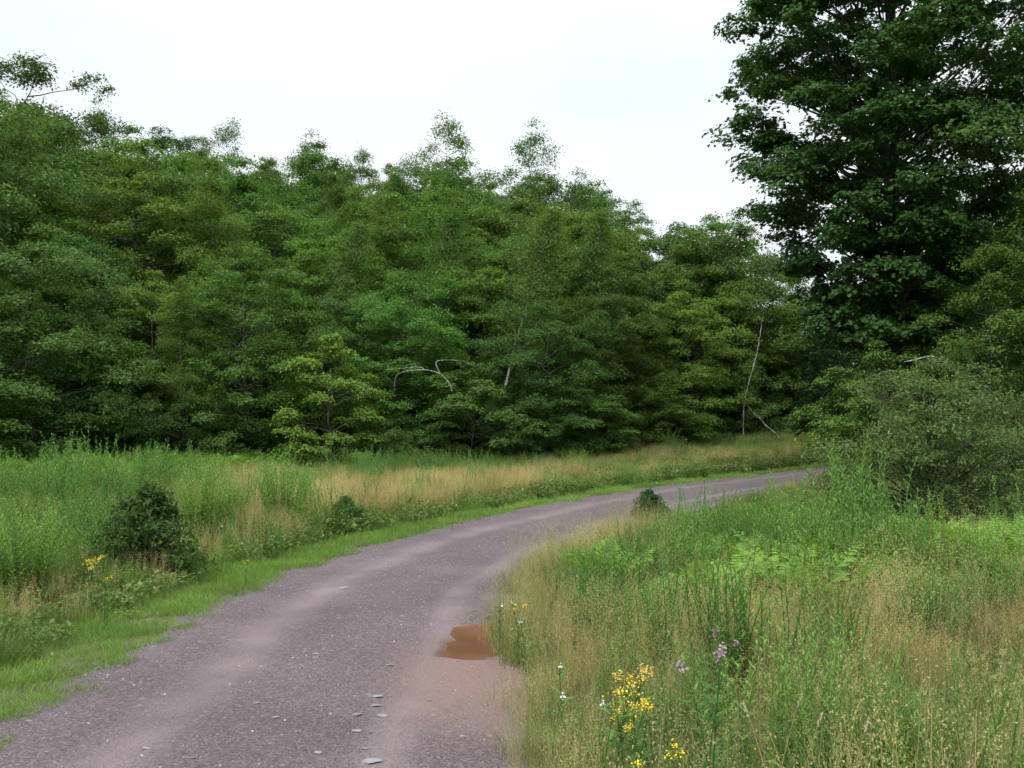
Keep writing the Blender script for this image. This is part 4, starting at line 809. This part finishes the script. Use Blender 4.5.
def put_flower(pr, px, py_top, h, lab, name, cat='flower', sc=1., D=None, group=None):
    # base found so that the bloom stands at the given spot
    D0 = D
    if D0 is None:
        D0 = (CAMZ-h*sc-.05)*FPX/(py_top-420)
    x, y = at_px(px, D0); _, l_ = roadpos([x], [y])
    if abs(l_[0]) < HW+.1 and l_[0] < 0 and l_[0] > -HW+float(creep(y))-.05: y -= 0; x += 0
    o = link(name, None); z = Hs(x, y); o.location = (x, y, z); o.rotation_euler = (0, 0, rng.random()*6); o.scale = (sc,)*3
    link('stem', pr[0], o); [link('flower_head', q, o) for q in (pr[1] if isinstance(pr[1], list) else [pr[1]])]; tag(o, lab, cat, group); return o
yf = flower_plant('goldenrod', 1, 4, .6, 4, .028, 'yellow', R=.085, cluster=13, size=.0095)
yf2 = flower_plant('goldenrod_sparse', 2, 2, .5, 2, .02, 'yellow', R=.05, cluster=12, size=.011)
of = flower_plant('fading_flower', 3, 4, .5, 3, .03, 'orange', R=.10, cluster=14, size=.011)
wf = flower_plant('white_flower', 4, 1, .45, 1, .012, 'white', R=.02, cluster=16, size=.013)
pf = flower_plant('pink_spire', 5, 3, .80, 1, .022, 'pink', flatc=False, R=.05, cluster=34, size=.014)
put_flower(yf, 618, 670, .62, 'flat-topped yellow goldenrod in bloom in the right foreground grass', 'flowering_goldenrod')
put_flower(of, 640, 664, .5, 'fading orange-yellow flower heads just right of the blooming goldenrod', 'fading_wildflower', sc=1.1)
put_flower(yf, 628, 703, .55, 'second yellow goldenrod, paler and lower, beneath the first', 'flowering_goldenrod', sc=.85)
put_flower(yf2, 661, 736, .5, 'small deep yellow flower cluster low in the right foreground', 'yellow_wildflower')
put_flower(yf2, 655, 752, .5, 'tiny yellow flower at the bottom edge of the photo', 'yellow_wildflower', sc=.9)
put_flower(yf2, 516, 607, .4, 'small yellow flower beside the puddle in roadside grass', 'yellow_wildflower', sc=.8)
put_flower(pf, 706, 632, .85, 'pink flower spire rising from dry grass on the right', 'pink_wildflower')
put_flower(pf, 725, 640, .7, 'small pink flower just right of the taller pink spire', 'pink_wildflower', sc=.75)
for px, py, lab in [(98, 556, 'yellow goldenrod left of the dark sapling'), (106, 566, 'lower yellow flower cluster left of the dark sapling'), (240, 524, 'yellow flower patch right of the dark sapling'),
                    (248, 555, 'yellow flowers low in the weeds above the left verge'), (186, 548, 'yellow flower at the right side of the dark sapling'), (2, 600, 'yellow flower at the left edge of the photo')]:
    put_flower(yf2 if px != 98 else yf, px, py, .5, lab, 'yellow_wildflower', sc=.9 if px in (98, 106) else .55)
for px, py, lab in [(500, 582, 'white flower highest in the roadside grass above the puddle'), (519, 581, 'white flower just right of the highest white one'), (528, 602, 'white flower in the grass right of the puddle'),
                    (563, 641, 'white flower among green stems right of the puddle'), (548, 671, 'lone white flower in the foreground grass'), (592, 682, 'small white flower below the goldenrod'),
                    (835, 752, 'white flower cluster near the bottom right'), (827, 762, 'white flower at the bottom edge on the right'), (225, 516, 'white flower head left of the road near yellow flowers'),
                    (430, 497, 'white daisies in tan grass left of the road'), (452, 501, 'white daisies right of the other daisies left of the road'), (52, 640, 'white flower low in the left verge'),
                    (903, 550, 'white flower head in ferns below the big shrub'), (914, 543, 'second white flower head in ferns below the big shrub'), (757, 458, 'white flower patch on the bank beyond the road'),
                    (690, 463, 'tiny white flower on the bank left of the flower patch')]:
    put_flower(wf, px, py, .45, lab, 'white_wildflower', D=None if py > 480 else 33, sc=.45 if px == 52 else 1.0 if py > 480 else 1.7)
# pale grass plumes standing clear
def plume(seed):
    r = np.random.default_rng(seed); a = MB(); b = MB(); s = np.linspace(0, 1, 8); C = np.stack([.10*s**2, 0*s, .8*s], 1); a.tube(C, .003*(1-s)+.001, 4, v=.8)
    n = 80; f = .92+.10*r.random(n); P = np.stack([.10*f**2, 0*f, .8*f], 1)+r.normal(size=(n, 3))*.003; leaves(b, P, unit(r.normal(size=(n, 3))), .014, r.random(n), r, .4, D=np.tile([.1, 0, 1.], (n, 1))+r.normal(size=(n, 3))*.3)
    return a.mesh('plume_stem', M['dry']), b.mesh('plume_head', M['straw'])
pm = plume(1)
for px, py, rz, lab in [(767, 688, .2, 'pale seed plume leftmost of the three close together'), (777, 698, 2.8, 'slanting pale seed plume in the middle of the three close together'), (783, 706, .1, 'short pale seed plume rightmost of the three close together'), (833, 712, .3, 'pale seed plume leaning right, alone near the bottom right')]:
    o = put_flower(pm, px, py, .8, lab, 'seed_plume', 'grass plume', sc=.72); o.rotation_euler = (0, .12, rz)

# ---------------------------------------------------------------- dead wood
def limb(name, pts, radii, mat, lab, cat, twigs=(), group=None):
    P = np.array(pts, float); n = len(P); t = np.linspace(0, n-1, n*4); sm = catmull(P, 5) if n > 2 else P
    jr = np.random.default_rng(n*7+int(abs(P[0, 0])*50)); sm = sm+jr.normal(size=sm.shape)*np.array([1, .5, 1])*max(radii)*.35
    R_ = np.interp(np.linspace(0, 1, len(sm)), np.linspace(0, 1, len(radii)), radii)
    o0 = sm[0].copy(); mb = MB(); mb.tube(sm-o0, R_, 8)
    for tw in twigs:
        q = np.array(tw[0], float)-o0; mb.tube(catmull(q, 4) if len(q) > 2 else q, np.linspace(tw[1], .004, len(catmull(q, 4) if len(q) > 2 else q)), 5)
    o = link(name, mb.mesh(name, M[mat], True), loc=o0); tag(o, lab, cat, group); return o
def W3(px, py, D): return ((px-512)/FPX*D, D, CAMZ+(420-py)/FPX*D)
limb('dead_branch', [W3(452, 391, 29.5), W3(448, 381, 29.6), W3(438, 373, 29.7), W3(424, 370, 29.8), W3(408, 371, 30), W3(396, 376, 30.2), W3(394, 392, 30.3)], [.014, .013, .010, .005], 'deadwood',
     'arched dead pale branch in front of the middle trees', 'dead branch', [([W3(440, 374, 29.6), W3(436, 362, 29.7), W3(448, 360, 29.8), W3(464, 361, 30)], .016), ([W3(424, 370, 29.8), W3(418, 367, 29.9), W3(385, 370, 30.2)], .012)])
x, y = at_px(780, 40); zb = Hs(x, y)
limb('birch_pole', [(W3(742, 420, 38.8)[0], 38.8, Hs(W3(742, 420, 38.8)[0], 38.8)-.1), W3(744, 405, 38.9), W3(748, 386, 39), W3(755, 362, 39.3), W3(760, 340, 39.5), W3(763, 318, 39.7)], [.022, .020, .017, .010], 'deadwood', 'thin leaning pale birch pole beyond the bank', 'birch trunk')
bpole = bpy.data.objects['birch_pole']
limb('fallen_birch', [W3(779, 437, 38.5), W3(768, 427, 38.5), W3(755, 414, 38.5), W3(739, 395, 38.4)], [.035, .03, .022, .010], 'deadwood', 'fallen birch trunk slanting out of the grass bank', 'fallen trunk')
limb('dead_branch', [W3(946, 361, 19), W3(930, 357, 18.8), W3(905, 362, 18.5)], [.02, .015, .008], 'deadwood', 'bare grey branch above the big shrub', 'dead branch')
for k, (a_, b_, c_) in enumerate([((985, 300), (1000, 308), (1024, 300)), ((975, 270), (990, 280), (1015, 275)), ((975, 312), (998, 318), (1018, 330))]):
    limb('dead_branch', [W3(*a_, 22.5), W3(*b_, 22.6), W3(*c_, 23)], [.006, .008, .010], 'bark', ['middle', 'topmost', 'lowest'][k]+' of three bare grey branches at the right edge', 'dead branch', group='bare branches at the right edge')

# ---------------------------------------------------------------- stones
def pebble(seed, fl=.5):
    r = np.random.default_rng(seed); import bmesh
    bm = bmesh.new(); bmesh.ops.create_icosphere(bm, subdivisions=2, radius=1)
    k = r.normal(size=(9, 3)); 
    for v in bm.verts:
        p = np.array(v.co); s = 1+.0
        for q in k:
            q = q/np.linalg.norm(q); dd = p@q
            if dd > .52: p = p-q*(dd-.52)
        p = p*[1, .72, fl]; v.co = p
    me = bpy.data.meshes.new('stone'); bm.to_mesh(me); bm.free(); return me
pebs = []
for k in range(6):
    me = pebble(k, .45+.25*(k % 3)/2); me.materials.append(plain(f'gravel_stone_{k}', [(.15, .11, .115), (.20, .15, .15), (.11, .09, .10), (.26, .22, .22), (.17, .13, .12), (.32, .29, .29)][k], .85, .2, .3, 30)); pebs.append(me)
n = 26000; D = 3.5+20*rng.random(n)**1.7; sN = rng.random(n); x = -4+5.5*rng.random(n)+np.maximum(D-10, 0)*.35*rng.random(n); s, l = roadpos(x, D)
u = l/HW; w = .38+.9*np.exp(-((u-.95)/.16)**2)+.25*np.exp(-(u/.2)**2)-.33*np.exp(-((u-.42)/.15)**2)-.33*np.exp(-((u+.5)/.14)**2); w = w*(.4+1.2*(fbm(x, D, .9, 77)))
k = (rng.random(n) < w) & (np.abs(u) < 1.07) & (near_puddle(x, D) < .3); x, D = x[k], D[k]; s, l = s[k], l[k]; z = H(x, D, s, l)+.006; m = len(x)
q = .004+.010*rng.random(m)**3; rot = np.stack([rng.normal(size=m)*.2, rng.normal(size=m)*.2, rng.random(m)*6.28], 1)
V['peb'] = pebs; scatter('gravel', pebs, np.stack([x, D, z], 1), rot, np.stack([q, q, q], 1), np.minimum(rng.integers(0, 7, m), 5)*(rng.random(m) < .8), 'loose gravel on the road'); print('gravel', m)
flatst = [pebble(50+k, .22) for k in range(3)]
for me in flatst: me.materials.append(M['stone'])
for px, py, w_, lab in [(378, 695, 12, 'topmost of the flat pale stones down the middle of the road'), (376, 704, 12, 'flat pale stone just below the topmost one'), (358, 714, 11, 'flat pale stone left of its pair in the road'),
                        (382, 715, 13, 'flat pale stone right of its pair, long and thin'), (357, 734, 11, 'flat pale stone second from the bottom in the road'), (366, 746, 7, 'small pale stone between the two lowest flat ones'),
                        (372, 761, 22, 'widest pale stone at the bottom of the road'), (390, 664, 9, 'small pale stone near the right wheel track'), (317, 655, 8, 'small pale stone left of the road middle'),
                        (344, 588, 14, 'thin pale stone far up the road'), (319, 753, 9, 'rounded pale stone left of the widest one'), (278, 717, 8, 'bluish stone in the left half of the road'),
                        (259, 705, 8, 'pale stone in the left half of the road above the bluish one'), (33, 722, 8, 'pale stone at the left end of the road bottom'), (150, 747, 9, 'pale stone near the bottom left of the road'),
                        (196, 757, 8, 'pale stone beside the one near the bottom left'), (462, 734, 6, 'small stone near the right edge of the road bottom'), (430, 700, 6, 'small pale stone in the right wheel track')]:
    g0 = G(px, py); o = link('flat_stone', flatst[int(rng.integers(3))], loc=(g0[0], g0[1], g0[2]+.009)); r_ = w_/FPX*g0[1]*.62
    o.scale = (r_, r_*1.1, r_*.5+.006); o.rotation_euler = (0, 0, rng.random()*.6-.3); tag(o, lab, 'stone', 'pale stones in the gravel road')
print('objects', len(S.objects))
